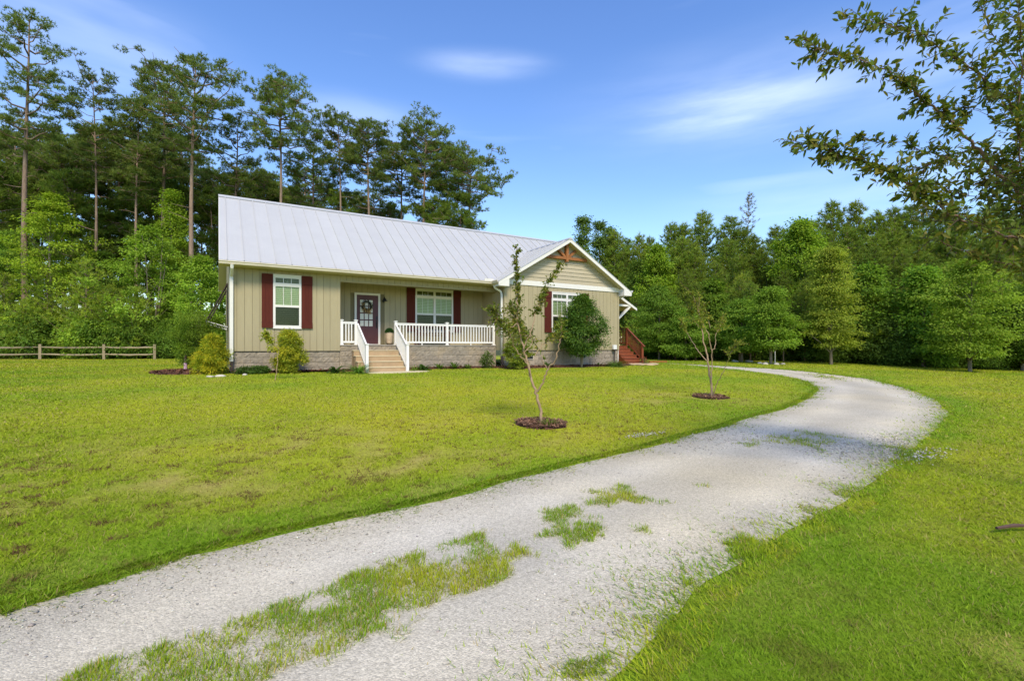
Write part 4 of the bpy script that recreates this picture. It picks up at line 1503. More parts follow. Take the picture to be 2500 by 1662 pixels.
# ================================================================== side stairs, boxes, fence
SX0, SX1, SY0, SY1 = 18.38, 19.52, 18.75, 19.93
zland = 1.60
side = thing('wooden_stairs', 'red brown stained wooden stairs and landing at the right side door', 'stairs', (19.0, 19.3, 0.6))
rise = (zland - 0.60) / 6
for i in range(6):
    y0 = SY0 + i * (SY1 - SY0) / 5.0
    z1 = 0.60 + rise * (i + 1)
    MB().box(SX0, SX1, y0, y0 + 0.025, z1 - rise + 0.004, z1 - 0.04).build('riser', M['redwood'], side)
    if i < 5:
        MB().box(SX0 - 0.02, SX1 + 0.02, y0 - 0.03, y0 + 0.262, z1 - 0.0385, z1).build('tread', M['redwood'], side)
for k in range(13):
    y0 = SY1 + k * 0.142
    MB().box(17.53, SX1 + 0.02, y0 - 0.03, y0 + 0.106, zland - 0.036, zland).build('deck_board', M['redwood'], side)
MB().prism([(SX0 - 0.04, SY0 + 0.03, 0.52), (SX0 - 0.04, SY1 + 0.3, 0.52), (SX0 - 0.04, SY1 + 0.3, zland - 0.05), (SX0 - 0.04, SY1, zland - 0.05), (SX0 - 0.04, SY0 + 0.03, 0.72)], (0.038, 0, 0)).build('stringer', M['redwood'], side)
MB().prism([(SX1 + 0.0, SY0 + 0.3, 0.58), (SX1 + 0.0, SY1 + 0.1, 1.35), (SX1 + 0.0, SY1 + 0.1, zland - 0.04), (SX1 + 0.0, SY0 + 0.3, 0.78)], (0.03, 0, 0)).build('stringer', M['redwood'], side)
for x in (17.65, 19.45):
    for y in (19.98, 21.7):
        MB().box(x - 0.045, x + 0.045, y, y + 0.09, 0.5, zland - 0.04).build('deck_post', M['redwood'], side)
xr = SX1 - 0.02
for y, z0, h in ((SY0 + 0.04, 0.60, 1.06), (SY1 + 0.0, zland, 0.98), (21.75, zland, 0.98)):
    MB().box(xr - 0.045, xr + 0.045, y - 0.045, y + 0.045, z0, z0 + h).build('post', M['redwood'], side)
MB().bar((xr, SY0 - 0.12, 0.60 + 0.93), (xr, SY1 + 0.02, zland + 0.97), 0.10, 0.04).build('handrail', M['redwood'], side)
MB().bar((xr, SY0 + 0.09, 0.60 + 0.27), (xr, SY1 - 0.05, zland + 0.13), 0.04, 0.06).build('lower_rail', M['redwood'], side)
n = 11
for i in range(n):
    f = (i + 0.5) / n
    yy = SY0 + 0.1 + (SY1 - SY0 - 0.16) * f
    a = 0.60 + 0.31 + (zland + 0.12 - 0.60 - 0.27) * f
    b = 0.60 + 0.95 + (zland + 0.93 - 0.60 - 0.97) * f
    MB().box(xr - 0.015, xr + 0.015, yy - 0.017, yy + 0.017, a, b).build('baluster', M['redwood'], side)
MB().bar((xr, SY1 + 0.05, zland + 0.965), (xr, 21.7, zland + 0.965), 0.10, 0.04).build('handrail', M['redwood'], side)
MB().bar((xr, SY1 + 0.05, zland + 0.12), (xr, 21.7, zland + 0.12), 0.04, 0.06).build('lower_rail', M['redwood'], side)
for i in range(13):
    yy = SY1 + 0.12 + i * 0.125
    MB().box(xr - 0.015, xr + 0.015, yy - 0.017, yy + 0.017, zland + 0.151, zland + 0.944).build('baluster', M['redwood'], side)

ub = thing('utility_box', 'small pale grey utility box with a dark conduit on the corner of the wing', 'utility box', (17.1, YW - 0.08, 0.6))
MB().box(17.02, 17.25, YW - 0.15, YW - 0.02, 1.385, 1.61).build('case', M['greybox'], ub, bevel=0.02)
MB().box(17.03, 17.24, YW - 0.145, YW - 0.02, 1.345, 1.384).build('base', M['brownpipe'], ub)
MB().tube([(17.135, YW - 0.08, 1.345), (17.135, YW - 0.08, 0.60)], 0.024, 8).build('conduit', M['brownpipe'], ub)

fence = thing('split_rail_fence', 'weathered two rail wooden fence in front of the tall pines', 'fence', (-7.2, 45.2, 0.6))
fp = [(-26.5, 53.3), (-16.0, 51.0), (-11.28, 49.09), (-7.18, 46.4), (-4.0, 44.7)]
rr = random.Random(2)
for x, y in fp:
    zt = 0.60 + 1.09 + rr.uniform(-0.03, 0.05)
    MB().prism([(x - 0.085, y - 0.085, 0.45), (x + 0.085, y - 0.085, 0.45), (x + 0.085, y + 0.085, 0.45), (x - 0.085, y + 0.085, 0.45)], (rr.uniform(-.02, .02), 0, zt - 0.45)).build('post', M['fence'], fence, bevel=0.02)
for (x0, y0), (x1, y1) in zip(fp[:-1], fp[1:]):
    for z in (0.98, 1.50):
        pts = []
        for i in range(7):
            f = i / 6
            pts.append((x0 + (x1 - x0) * f, y0 + (y1 - y0) * f - 0.0, z + rr.uniform(-0.02, 0.02) - 0.05 * math.sin(math.pi * f)))
        MB().tube(pts, [0.04] + [rr.uniform(0.055, 0.07) for _ in range(5)] + [0.04], 6).build('rail', M['fence'], fence)


# stones
def stone(x, y, r, name, label, cat, mat, sq=0.45, group=None, par=None, z=None):
    rs = random.Random(int(x * 1000 + y * 77))
    bm = bmesh.new()
    bmesh.ops.create_icosphere(bm, subdivisions=2, radius=1)
    ph = [rs.uniform(0, 6) for _ in range(6)]
    for v in bm.verts:
        q = 1 + 0.16 * math.sin(v.co.x * 2.7 + ph[0]) + 0.14 * math.sin(v.co.y * 3.1 + ph[1]) + 0.1 * math.sin(v.co.z * 4 + ph[2])
        v.co = Vector((v.co.x * r * q * 1.25, v.co.y * r * q, v.co.z * r * q * sq))
    me = bpy.data.meshes.new(name)
    bm.to_mesh(me)
    bm.free()
    me.polygons.foreach_set('use_smooth', [True] * len(me.polygons))
    zz = float(zground(x, y)) + r * sq * 0.35 if z is None else z
    if par is not None:
        return link(name, me, mat, par, Vector((x, y, zz)) - wloc(par), (0, 0, rs.uniform(0, 3)))
    o = link(name, me, mat, None, (x, y, zz), (0, 0, rs.uniform(0, 3)))
    return tag(o, label, cat, group)


stone(-0.18, 17.5, 0.10, 'bed_stone', 'low pale stone at the edge of the bed by the golden conifer', 'stone', M['stone'])
stone(0.06, 17.55, 0.12, 'bed_stone', 'rounded pale stone beside the house corner downspout', 'stone', M['stone'])
stone(0.75, 17.95, 0.08, 'bed_stone', 'lone small pale stone in the grass under the left wall', 'stone', M['stone'])
rr = random.Random(12)
fl = thing('flagstone_path', 'rough tan flagstones laid before the wooden side stairs', 'path', (19.0, 18.3, 0.6))
for i, (x, y, r) in enumerate([(18.35, 18.45, .24), (18.85, 18.50, .26), (19.4, 18.52, .27), (18.55, 18.08, .22), (19.05, 18.05, .26), (19.65, 18.15, .24), (18.15, 18.12, .2), (18.35, 17.75, .2), (18.85, 17.68, .22), (19.95, 18.5, .2), (19.35, 17.78, .19)]):
    stone(x, y, r, 'flagstone', None, None, M['flagstone'], 0.18, None, fl, float(zground(x, y)) + 0.03)
MB().box(21.3, 22.75, 19.95, 20.05, 0.5, 0.70).build('edging_timber', M['cedar'])
tag(bpy.data.objects['edging_timber'], 'brown edging timber lying in the lawn right of the wooden stairs', 'timber')

# marker post and stake
mp_ = thing('marker_post', 'thin pale metal post standing beside a small tree right of the drive', 'post', (28.88, 17.05, 0.58))
MB().tube([(28.88, 17.05, 0.5), (28.88, 17.05, 1.62)], 0.028, 8).build('pole', M['greybox'], mp_)
MB().tube([(28.88, 17.05, 1.6205), (28.88, 17.05, 1.65)], 0.034, 8).build('cap', M['greybox'], mp_)
gs = thing('garden_stake', 'short brown stake with a pale pink sleeve in the corner mulch bed', 'stake', (-1.05, 22.4, 0.6))
MB().tube([(-1.05, 22.4, 0.9), (-1.06, 22.4, 1.16), (-1.06, 22.4, 1.2)], [0.05, 0.045, 0.03], 7).build('stake', M['brownpipe'], gs)
MB().tube([(-1.05, 22.4, 0.55), (-1.05, 22.4, 0.75), (-1.05, 22.4, 0.8995)], [0.065, 0.06, 0.055], 7).build('sleeve', M['pink'], gs)

# ================================================================== PLANTS
def unit(v):
    return v / np.maximum(np.linalg.norm(v, axis=-1, keepdims=True), 1e-9)


def leaves(P, D, N, L_, W_, fold=0.25):
    """kite-shaped leaves: base P, direction D, face normal N"""
    D = unit(D)
    S = unit(np.cross(D, N))
    Nn = np.cross(S, D)
    L_ = np.asarray(L_)[:, None] if np.ndim(L_) else L_
    W_ = np.asarray(W_)[:, None] if np.ndim(W_) else W_
    mid = P + D * L_ * 0.48
    tip = P + D * L_ - Nn * L_ * 0.18
    n = len(P)
    V = np.empty((n, 4, 3))
    V[:, 0] = P
    V[:, 1] = mid + S * W_ * 0.5 + Nn * W_ * fold
    V[:, 2] = tip
    V[:, 3] = mid - S * W_ * 0.5 + Nn * W_ * fold
    F = np.array([(0, 1, 2), (0, 2, 3)])[None] + (np.arange(n) * 4)[:, None, None]
    return V.reshape(-1, 3), F.reshape(-1, 3)


def oval_leaves(P, D, N, L_, W_, fold=0.14, curl=0.22):
    """rounder leaves with a midrib fold, for plants seen close up"""
    D = unit(D)
    S = unit(np.cross(D, N))
    Nn = np.cross(S, D)
    L_, W_ = np.asarray(L_)[:, None], np.asarray(W_)[:, None]
    n = len(P)
    V = np.empty((n, 8, 3))
    for j, (a, w, side) in enumerate(((0, 0, 0), (0.30, 0.46, 1), (0.68, 0.44, 1), (1, 0, 0), (0.68, 0.44, -1), (0.30, 0.46, -1), (0.33, 0, 0), (0.68, 0, 0))):
        V[:, j] = P + D * L_ * a + S * W_ * w * side + Nn * (W_ * fold * abs(side) - L_ * curl * a * a)
    F = np.array([(0, 1, 6), (1, 2, 7), (1, 7, 6), (2, 3, 7), (0, 6, 5), (6, 7, 4), (6, 4, 5), (7, 3, 4)])[None] + (np.arange(n) * 8)[:, None, None]
    return V.reshape(-1, 3), F.reshape(-1, 3)


def needles(P, D, m, L_, W_, rng, spread=0.9):
    """tufts of needles: m thin blades fanning out of each point"""
    n = len(P)
    dirs = unit(np.repeat(unit(D)[:, None], m, 1) + rng.normal(0, spread, (n, m, 3)))
    side = unit(np.cross(dirs, rng.normal(0, 1, (n, m, 3))))
    ln = L_ * rng.uniform(0.65, 1.2, (n, m, 1))
    base = np.repeat(P[:, None], m, 1)
    V = np.stack([base - side * W_ / 2, base + side * W_ / 2, base + dirs * ln], 2)
    return V.reshape(-1, 3), np.arange(n * m * 3).reshape(-1, 3)


def tri_tube(paths, n=4):
    """many tapered tubes -> arrays; each path: (k,3) points, (k,) radii"""
    VV, FF, o = [], [], 0
    for p, r in paths:
        p = np.asarray(p, float)
        k = len(p)
        t = np.gradient(p, axis=0)
        t = unit(t)
        ref = np.array([0.3, 0.2, 1.0]) if abs(t[0, 2]) < 0.8 else np.array([1.0, 0.2, 0.1])
        s = unit(np.cross(t, ref))
        b = np.cross(t, s)
        a = np.arange(n) * 2 * np.pi / n
        ring = p[:, None] + (s[:, None] * np.cos(a)[None, :, None] + b[:, None] * np.sin(a)[None, :, None]) * np.asarray(r)[:, None, None]
        VV.append(ring.reshape(-1, 3))
        I = (np.arange(k - 1)[:, None] * n + np.arange(n)[None])
        J = (np.arange(k - 1)[:, None] * n + (np.arange(n)[None] + 1) % n)
        q = np.stack([I, J, J + n, I + n], -1).reshape(-1, 4) + o
        FF.append(q)
        o += k * n
    return np.concatenate(VV), np.concatenate(FF)


def varied(base, n, rng, amt=0.22, hue=0.10):
    c = np.array(base)[None] * rng.uniform(1 - amt, 1 + amt, (n, 1))
    c = c * (1 + rng.uniform(-hue, hue, (n, 1)) * np.array([1.0, 0.2, -0.6])[None])
    return np.clip(c, 0.002, 1)


def pine_parts(seed, H, cb, Rr, r0, nb=34, clump=15, col=(0.048, 0.075, 0.022), lean=0.02, needle=(8, 0.27, 0.05), bend=0.25, flat=0.5, dead=4):
    """mature loblolly: bare trunk, irregular open crown of needle pads"""
    rng = np.random.default_rng(seed)
    hs = np.linspace(0, 1, 9)
    ph = rng.uniform(0, 6.28, 2)
    trunk = np.stack([bend * np.sin(hs * 4 + ph[0]) * hs + lean * H * hs, bend * np.sin(hs * 3.3 + ph[1]) * hs, hs * H], 1)
    trunk[:, :2] -= trunk[0, :2]
    rad = r0 * (1 - 0.86 * hs ** 1.15)
    rad[0] *= 1.25
    at = lambda z: np.array([np.interp(z / H, hs, trunk[:, 0]), np.interp(z / H, hs, trunk[:, 1]), z])
    tv, tf = tri_tube([(trunk, rad)], 8)
    paths, TP, TD = [], [], []
    az = rng.uniform(0, 6.28)
    for i in range(nb):
        t = (i + rng.uniform(0, 0.9)) / nb
        z = cb + (H - cb) * t
        prof = Rr * min(1, 0.45 + 1.7 * t) * math.sqrt(max(0.02, 1 - t ** 2.3)) * rng.uniform(0.55, 1.15)
        az += 2.4 + rng.normal(0, 0.5)
        el = math.radians(-8 + 50 * t + rng.normal(0, 9))
        p0 = at(z)
        dh = np.array([math.cos(az), math.sin(az), 0])
        s = np.linspace(0, 1, 5)[:, None]
        pts = p0 + dh * prof * s + np.array([0, 0, 1]) * (prof * math.tan(el) * s * 0.7 + prof * 0.22 * s ** 2)
        pts[1:] += rng.normal(0, 0.05 * prof, (4, 3))
        br = np.linspace(0.10 if prof > 2 else 0.06, 0.018, 5) * (r0 / 0.22) * 0.75
        paths.append((pts, br))
        nc = max(3, int(prof * 2.4))
        for _ in range(nc):
            q = rng.uniform(0.38, 1.02)
            pc = np.array([np.interp(q, s[:, 0], pts[:, k]) for k in range(3)])
            lat = np.cross(dh, [0, 0, 1.0])
            off = lat * rng.normal(0, 0.22 * prof) + np.array([0, 0, 1]) * rng.uniform(0, 0.25)
            pe = pc + off
            paths.append((np.stack([pc, (pc + pe) / 2 + rng.normal(0, .05, 3), pe]), np.array([0.03, 0.02, 0.012])))
            k = rng.poisson(clump) + 4
            sc = rng.uniform(0.32, 0.66)
            pp = pe + unit(rng.normal(0, 1, (k, 3))) * rng.uniform(0.25, 1, (k, 1)) ** 0.6 * np.array([sc, sc, sc * flat])
            TP.append(pp)
            TD.append(unit(pp - pc) * 0.6 + dh * 0.3 + np.array([0, 0, 0.8]))
    for i in range(dead):
        z = cb * rng.uniform(0.62, 0.98)
        a = rng.uniform(0, 6.28)
        l = rng.uniform(0.7, 2.2)
        p0 = at(z)
        dd = np.array([math.cos(a), math.sin(a), rng.uniform(-0.1, 0.5)])
        paths.append((np.stack([p0, p0 + dd * l * 0.5, p0 + dd * l + np.array([0, 0, rng.uniform(-.2, .2)])]), np.array([0.035, 0.025, 0.01])))
    TP, TD = np.concatenate(TP), np.concatenate(TD)
    nv, nf = needles(TP, TD, needle[0], needle[1], needle[2], rng)
    c = varied(col, len(TP), rng, 0.28, 0.16)
    c = np.repeat(c, needle[0] * 3, 0)
    bv, bf = tri_tube(paths, 4)
    return (tv, tf), (bv, bf), (nv, nf, c)


def cone_parts(seed, H, Rr, r0, nb=70, col=(0.052, 0.088, 0.02), cb=0.04, needle=(10, 0.30, 0.04), up=0.5, dens=1.0):
    """young pine: whorls of upswept branches nearly to the ground, bottlebrush shoots"""
    rng = np.random.default_rng(seed)
    hs = np.linspace(0, 1, 8)
    trunk = np.stack([0.04 * H * np.sin(hs * 3 + rng.uniform(0, 6)) * hs * 0.4, 0.03 * H * np.sin(hs * 4) * hs * 0.4, hs * H], 1)
    at = lambda z: np.array([np.interp(z / H, hs, trunk[:, 0]), np.interp(z / H, hs, trunk[:, 1]), z])
    tv, tf = tri_tube([(trunk, r0 * (1 - 0.93 * hs))], 6)
    paths, TP, TD = [], [], []
    az = 0.0
    for i in range(nb):
        t = ((i + rng.uniform(0, 1)) / nb) ** 0.9
        z = H * (cb + (0.985 - cb) * t)
        prof = (Rr * (1 - t) ** 0.75 * min(1, 0.6 + t * 2.5) + 0.18) * rng.uniform(0.62, 1.22)
        az += 2.4 + rng.normal(0, 0.35)
        dh = np.array([math.cos(az), math.sin(az), 0])
        s = np.linspace(0, 1, 4)[:, None]
        rise = up * rng.uniform(0.5, 1.3) + 0.5 * t
        p0 = at(z)
        pts = p0 + dh * prof * s + np.array([0, 0, 1]) * prof * (rise * s ** 1.7 - 0.08 * s)
        paths.append((pts, np.linspace(0.035, 0.008, 4) * (r0 / 0.1) ** 0.5))
        n = max(3, int(prof * 11 * dens))
        q = rng.uniform(0.22, 1.03, n)
        pc = np.stack([np.interp(q, s[:, 0], pts[:, k]) for k in range(3)], 1)
        lat = np.cross(dh, [0, 0, 1.0])
        offs = rng.normal(0, 0.30 * prof * 0.6, n) * (0.4 + q)
        pc = pc + lat[None] * offs[:, None] + np.array([0, 0, 1])[None] * (np.abs(offs) * 0.25 + rng.normal(0, 0.08, n))[:, None]
        TP.append(pc)
        TD.append(np.repeat((dh * 0.55 + np.array([0, 0, 0.75]))[None], n, 0) + lat[None] * np.sign(offs)[:, None] * 0.35)
    zz = np.linspace(0.86, 1.0, 8) * H
    TP.append(np.stack([at(z_) for z_ in zz]))
    TD.append(np.repeat(np.array([[0, 0, 1.2]]), 8, 0))
    TP, TD = np.concatenate(TP), np.concatenate(TD)
    nv, nf = needles(TP, TD, needle[0], needle[1], needle[2], rng, 0.55)
    c = np.repeat(varied(col, len(TP), rng, 0.25, 0.15), needle[0] * 3, 0)
    bv, bf = tri_tube(paths, 3)
    return (tv, tf), (bv, bf), (nv, nf, c)


def broad_parts(seed, H, Rr, r0, cb=0.18, ncl=90, per=120, leaf=(0.15, 0.085), col=(0.085, 0.15, 0.022), shape='egg', flat=0.32, csz=0.55, stems=1, tip=None, droop=0.25, limbs=34):
    """broadleaf: trunk and limbs to many flat sprays of leaves spread through the crown"""
    rng = np.random.default_rng(seed)
    hs = np.linspace(0, 1, 7)
    paths = []
    tops = []
    trunks = []
    for sidx in range(stems):
        a = rng.uniform(0, 6.28)
        out = 0 if stems == 1 else rng.uniform(0.15, 0.45) * Rr
        tp = np.stack([np.cos(a) * out * hs ** 1.2 + 0.02 * H * np.sin(hs * 5 + a) * hs, np.sin(a) * out * hs ** 1.2 + 0.02 * H * np.cos(hs * 4 + a) * hs, hs * H * 0.93], 1)
        trunks.append(tp)
        paths.append((tp, r0 * (1 - 0.9 * hs) / stems ** 0.4 + 0.004))
    tv, tf = tri_tube(paths, 6)
    cen, lim = [], []
    lob = rng.uniform(0, 6.28, 8)
    for i in range(ncl):
        t = rng.uniform(0, 1)
        if shape == 'egg':
            env = (math.sin(math.pi * min(1, (t * 0.92 + 0.10))) ** 0.75) * (1.0 if t < 0.5 else 1 - 0.18 * (t - 0.5))
        elif shape == 'cone':
            env = (1 - t) ** 0.7 * min(1, 0.55 + t * 3) + 0.06
        elif shape == 'vase':
            env = 0.35 + 0.65 * t ** 0.8 if t < 0.85 else 0.8
        else:
            env = math.sqrt(max(0, 1 - (2 * t - 1) ** 2)) * 0.9 + 0.1
        a = rng.uniform(0, 6.28)
        env *= 0.86 + 0.20 * math.sin(3 * a + lob[0] + 5 * t) + 0.16 * math.sin(13 * t + lob[1] + 2 * a) + 0.10 * math.sin(23 * t + lob[2] + a)
        env *= rng.uniform(0.80, 1.18)
        rr_ = Rr * env * math.sqrt(rng.uniform(0.12, 1.0))
        z = H * (cb + (1 - cb) * t) - (0.1 * rr_)
        cen.append((rr_ * math.cos(a), rr_ * math.sin(a), z))
    cen = np.array(cen)
    P, D, N, cid = [], [], [], []
    for i, ccn in enumerate(cen):
        k = max(10, rng.poisson(per))
        sc = csz * rng.uniform(0.65, 1.3)
        pp = ccn + np.clip(rng.normal(0, 0.55, (k, 3)), -1.15, 1.15) * np.array([sc, sc, sc * flat])
        out = unit(ccn * np.array([1, 1, 0.0]) + 1e-3)
        dd = unit(pp - ccn + out * sc * 0.5) + np.array([0, 0, -droop]) + rng.normal(0, 0.35, (k, 3))
        P.append(pp)
        D.append(dd)
        N.append(np.array([0, 0, 1.0])[None] * 0.9 + out * 0.25 + rng.normal(0, 0.42, (k, 3)))
        cid.append(np.full(k, i))
    P, D, N, cid = np.concatenate(P), np.concatenate(D), np.concatenate(N), np.concatenate(cid)
    lv, lf = leaves(P, D, N, leaf[0] * rng.uniform(0.7, 1.25, len(P)), leaf[1] * rng.uniform(0.7, 1.25, len(P)))
    c = varied(col, len(P), rng, 0.2, 0.12)
    c *= rng.uniform(0.82, 1.18, len(cen))[cid][:, None]
    if tip is not None:
        w = (rng.uniform(0, 1, len(P)) < np.clip(rng.normal(0.35, 0.25, len(cen)), 0, 0.9)[cid])[:, None]
        c = np.where(w, varied(tip, len(P), rng, 0.2, 0.1), c)
    lp = []
    for i in rng.permutation(len(cen))[:limbs]:
        tp = trunks[rng.integers(stems)]
        zt = max(cen[i][2] - 0.55 * np.hypot(cen[i][0], cen[i][1]) - 0.1 * H, H * cb * 0.6)
        zt = min(zt, H * 0.9)
        p0 = np.array([np.interp(zt, tp[:, 2], tp[:, 0]), np.interp(zt, tp[:, 2], tp[:, 1]), zt])
        mid = p0 * 0.5 + cen[i] * 0.5 + rng.normal(0, 0.04 * Rr, 3) + np.array([0, 0, 0.05 * Rr])
        rb = r0 * 0.30 * (1 - 0.55 * zt / H) / stems ** 0.3
        lp.append((np.stack([p0, mid, cen[i]]), np.array([rb, rb * 0.6, rb * 0.2])))
    bv, bf = tri_tube(lp, 4)
    return (tv, tf), (bv, bf), (lv, lf, np.repeat(c, 4, 0))


def make_plant(name, label, cat, parts, loc, leafmat, barkmat, rz=0.0, group=None, sc=1.0, names=('trunk', 'limbs', 'crown')):
    t = thing(name, label, cat, loc, rz, group)
    t.scale = (sc, sc, sc)
    (tv, tf), (bv, bf), (lv, lf, c) = parts
    for nm, v, f, cc_, mat in ((names[0], tv, tf, None, barkmat), (names[1], bv, bf, None, barkmat), (names[2], lv, lf, c, leafmat)):
        o = link(nm, mesh_np(nm, v, f, cc_, nm != names[2], f.shape[1]), mat, t)
        if nm == names[1]:
            o['kind'] = 'stuff'
    return t


def again(src, label, loc, rz, sc, group=None, name=None, sxy=None):
    t = copy_tree(src)
    t.location = loc
    t.rotation_euler = (0, 0, rz)
    t.scale = (sc * (sxy or 1), sc * (sxy or 1), sc)
    t['label'] = label
    if 'group' in t and not group:
        del t['group']
    if group:
        t['group'] = group
    return t


def gz(x, y):
    return float(zground(x, y)) if abs(y) < 60 else 0.6


RNG = random.Random(77)
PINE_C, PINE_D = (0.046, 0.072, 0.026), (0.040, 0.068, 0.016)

# ---- the tall pines behind the house and on the left: (bearing, top row, distance, crown base row, half width px)
TALL = [
    (64, 42, 40.0, 330, 120, 0.21, 'tallest pine at the left edge of the wood, top in the sky', -0.01),
    (232, 188, 44.0, 400, 88, 0.13, 'slender pine with narrow crown standing right of the tallest pine'),
    (335, 222, 45.0, 420, 80, 0.13, 'thin dark pine between the narrow pine and the broad topped pine'),
    (398, 172, 47.0, 400, 110, 0.20, 'tall pine just left of the broad topped pine'),
    (470, 156, 42.0, 330, 140, 0.20, 'broad topped pine with a pale straight trunk left of the roof'),
    (575, 285, 47.0, 420, 80, 0.15, 'pine with ragged low crown over the left end of the roof'),
    (683, 217, 44.0, 330, 105, 0.17, 'open crowned pine rising above the left third of the roof'),
    (760, 340, 50.0, 430, 75, 0.15, 'short dense pine right of the open crowned pine'),
    (827, 290, 47.0, 370, 68, 0.14, 'slim pine with a small round top above the middle of the roof'),
    (905, 312, 47.0, 410, 85, 0.17, 'bushy pine right of the slim round topped pine'),
    (985, 330, 52.0, 430, 85, 0.18, 'paired pine on the left above the right part of the roof'),
    (1035, 308, 49.0, 420, 90, 0.18, 'paired pine on the right with a pointed top'),
    (1088, 345, 52.0, 440, 70, 0.13, 'leaning pine with a bare bent limb near the sky'),
    (1145, 392, 49.0, 470, 105, 0.17, 'last pine on the right of the row with long drooping branches'),
]
tall_objs = []
for i, row in enumerate(TALL):
    u, vt, d, vcb, hw, r0, lab = row[:7]
    x, y = survey(u, d)
    z0 = 0.60
    H = (HZN - vt) * d / FPX + 0.9
    cb = (HZN - vcb) * d / FPX + 0.9
    Rr = hw * d / FPX
    if i in (2, 5, 7, 10, 12):
        s = tall_objs[{2: 1, 5: 0, 7: 3, 10: 6, 12: 8}[i]]
        h0 = max(v.co.z for v in s.children[0].data.vertices)
        tall_objs.append(again(s, lab, (x, y, z0), 1.3 + i * 0.9, H / h0, 'tall pines', sxy=1.15))
        continue
    t = make_plant('pine_tree', lab, 'tree', pine_parts(200 + i, H, cb * 0.90, Rr, r0 * 1.25, nb=32 + (i % 4) * 3, clump=15, col=PINE_C, lean=0.004 * ((i % 3) - 1), dead=5), (x, y, z0), M['needle'], M['pinebark'], group='tall pines')
    tall_objs.append(t)

# further pines that fill the wood behind (seen as a mass of trunks and dark crowns)
BACKP = []
envx = [-260, 0, 100, 250, 420, 560, 700, 850, 1000, 1120, 1170]
envy = [190, 180, 230, 270, 250, 330, 350, 400, 430, 480, 520]
srcs = tall_objs
for i in range(46):
    u = -230 + 1400 * (i + RNG.uniform(0.1, 0.9)) / 46
    d = RNG.uniform(50, 66)
    vt = np.interp(u, envx, envy) + RNG.uniform(20, 130)
    H = (HZN - vt) * d / FPX + 0.9
    s = srcs[RNG.randrange(len(srcs))]
    h0 = max(v.co.z for v in s.children[0].data.vertices)
    x, y = survey(u, d)
    again(s, 'dark pine deep in the wood behind the taller front pines', (x, y, 0.6), RNG.uniform(0, 6.28), H / h0, 'pines deep in the left wood', sxy=RNG.uniform(0.95, 1.25))

# middle storey pines with crowns lower down
mids = []
for i in range(4):
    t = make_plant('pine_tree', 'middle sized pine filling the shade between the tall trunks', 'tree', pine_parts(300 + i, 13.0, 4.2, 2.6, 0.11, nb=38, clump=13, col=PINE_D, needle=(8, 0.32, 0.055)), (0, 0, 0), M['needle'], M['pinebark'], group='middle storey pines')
    mids.append(t)
MID = []
for i in range(27):
    u = -200 + 1340 * (i + RNG.uniform(0, 1)) / 27
    d = RNG.uniform(46, 58)
    vt = np.interp(u, [-200, 300, 600, 900, 1130], [400, 440, 450, 480, 530]) + RNG.uniform(-40, 110)
    H = (HZN - vt) * d / FPX + 0.9
    x, y = survey(u, d)
    if i < 4:
        t = mids[i]
        t.location, t.rotation_euler, t.scale = (x, y, 0.6), (0, 0, RNG.uniform(0, 6)), (H / 13,) * 3
    else:
        again(mids[RNG.randrange(4)], 'middle sized pine filling the shade between the tall trunks', (x, y, 0.6), RNG.uniform(0, 6.28), H / 13, 'middle storey pines', sxy=RNG.uniform(0.9, 1.25))

# broadleaf understorey on the left
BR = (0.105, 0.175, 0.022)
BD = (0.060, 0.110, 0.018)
ug = []
USPEC = [
    (128, 478, 39.5, 112, 'bright green maple in front of the tallest pine', 'egg', (0.14, 0.21, 0.02), 0.30),
    (365, 560, 39.0, 125, 'wide layered broadleaf tree with pale inner trunks behind the fence end', 'egg', (0.105, 0.175, 0.022), 0.22),
    (492, 632, 38.0, 70, 'yellow flecked broadleaf tree beside the roof edge', 'egg', (0.105, 0.175, 0.022), 0.35),
    (25, 560, 41.0, 95, 'shaded broadleaf tree at the left edge below the tallest pine', 'egg', (0.070, 0.125, 0.018), 0.3),
    (250, 620, 42.0, 80, 'dark broadleaf sapling between the maple and the layered tree', 'egg', (0.055, 0.10, 0.016), 0.35),
    (420, 470, 43.0, 40, 'small pale green sapling crown high on the broad pine trunk', 'egg', (0.12, 0.19, 0.02), 0.4),
]
for i, (u, vt, d, hw, lab, shp, colr, cbf) in enumerate(USPEC):
    x, y = survey(u, d)
    H = (HZN - vt) * d / FPX + 0.9
    t = make_plant('broadleaf_tree', lab, 'tree', broad_parts(400 + i, H, hw * d / FPX, 0.11, cbf * 0.6, 150, 90, (0.18, 0.11), colr, shp, 0.36, 0.62, stems=1 + (i == 1) * 2), (x, y, 0.6), M['leaf'], M['bark'])
    ug.append(t)

# young pines behind the fence
yp = []
YP = [(118, 655, 38.5, 62, 'young pine behind the fence left of its middle post'), (207, 636, 38.0, 72, 'tallest young pine behind the fence, pointed leader'), (272, 700, 38.5, 62, 'young pine behind the fence right of the tallest young pine'),
      (335, 705, 38.0, 62, 'bushy young pine behind the last fence rail'), (8, 668, 39.0, 62, 'young pine at the left edge behind the fence'), (60, 740, 38.0, 50, 'low young pine behind the fence between two larger ones')]
for i, (u, vt, d, hw, lab) in enumerate(YP):
    x, y = survey(u, d)
    H = (HZN - vt) * d / FPX + 0.9
    yp.append(make_plant('young_pine', lab, 'tree', cone_parts(500 + i, H, hw * d / FPX, 0.09, 62, (0.085, 0.130, 0.028), needle=(10, 0.34, 0.04)), (x, y, 0.6), M['needle'], M['pinebark'], group='young pines behind the fence'))

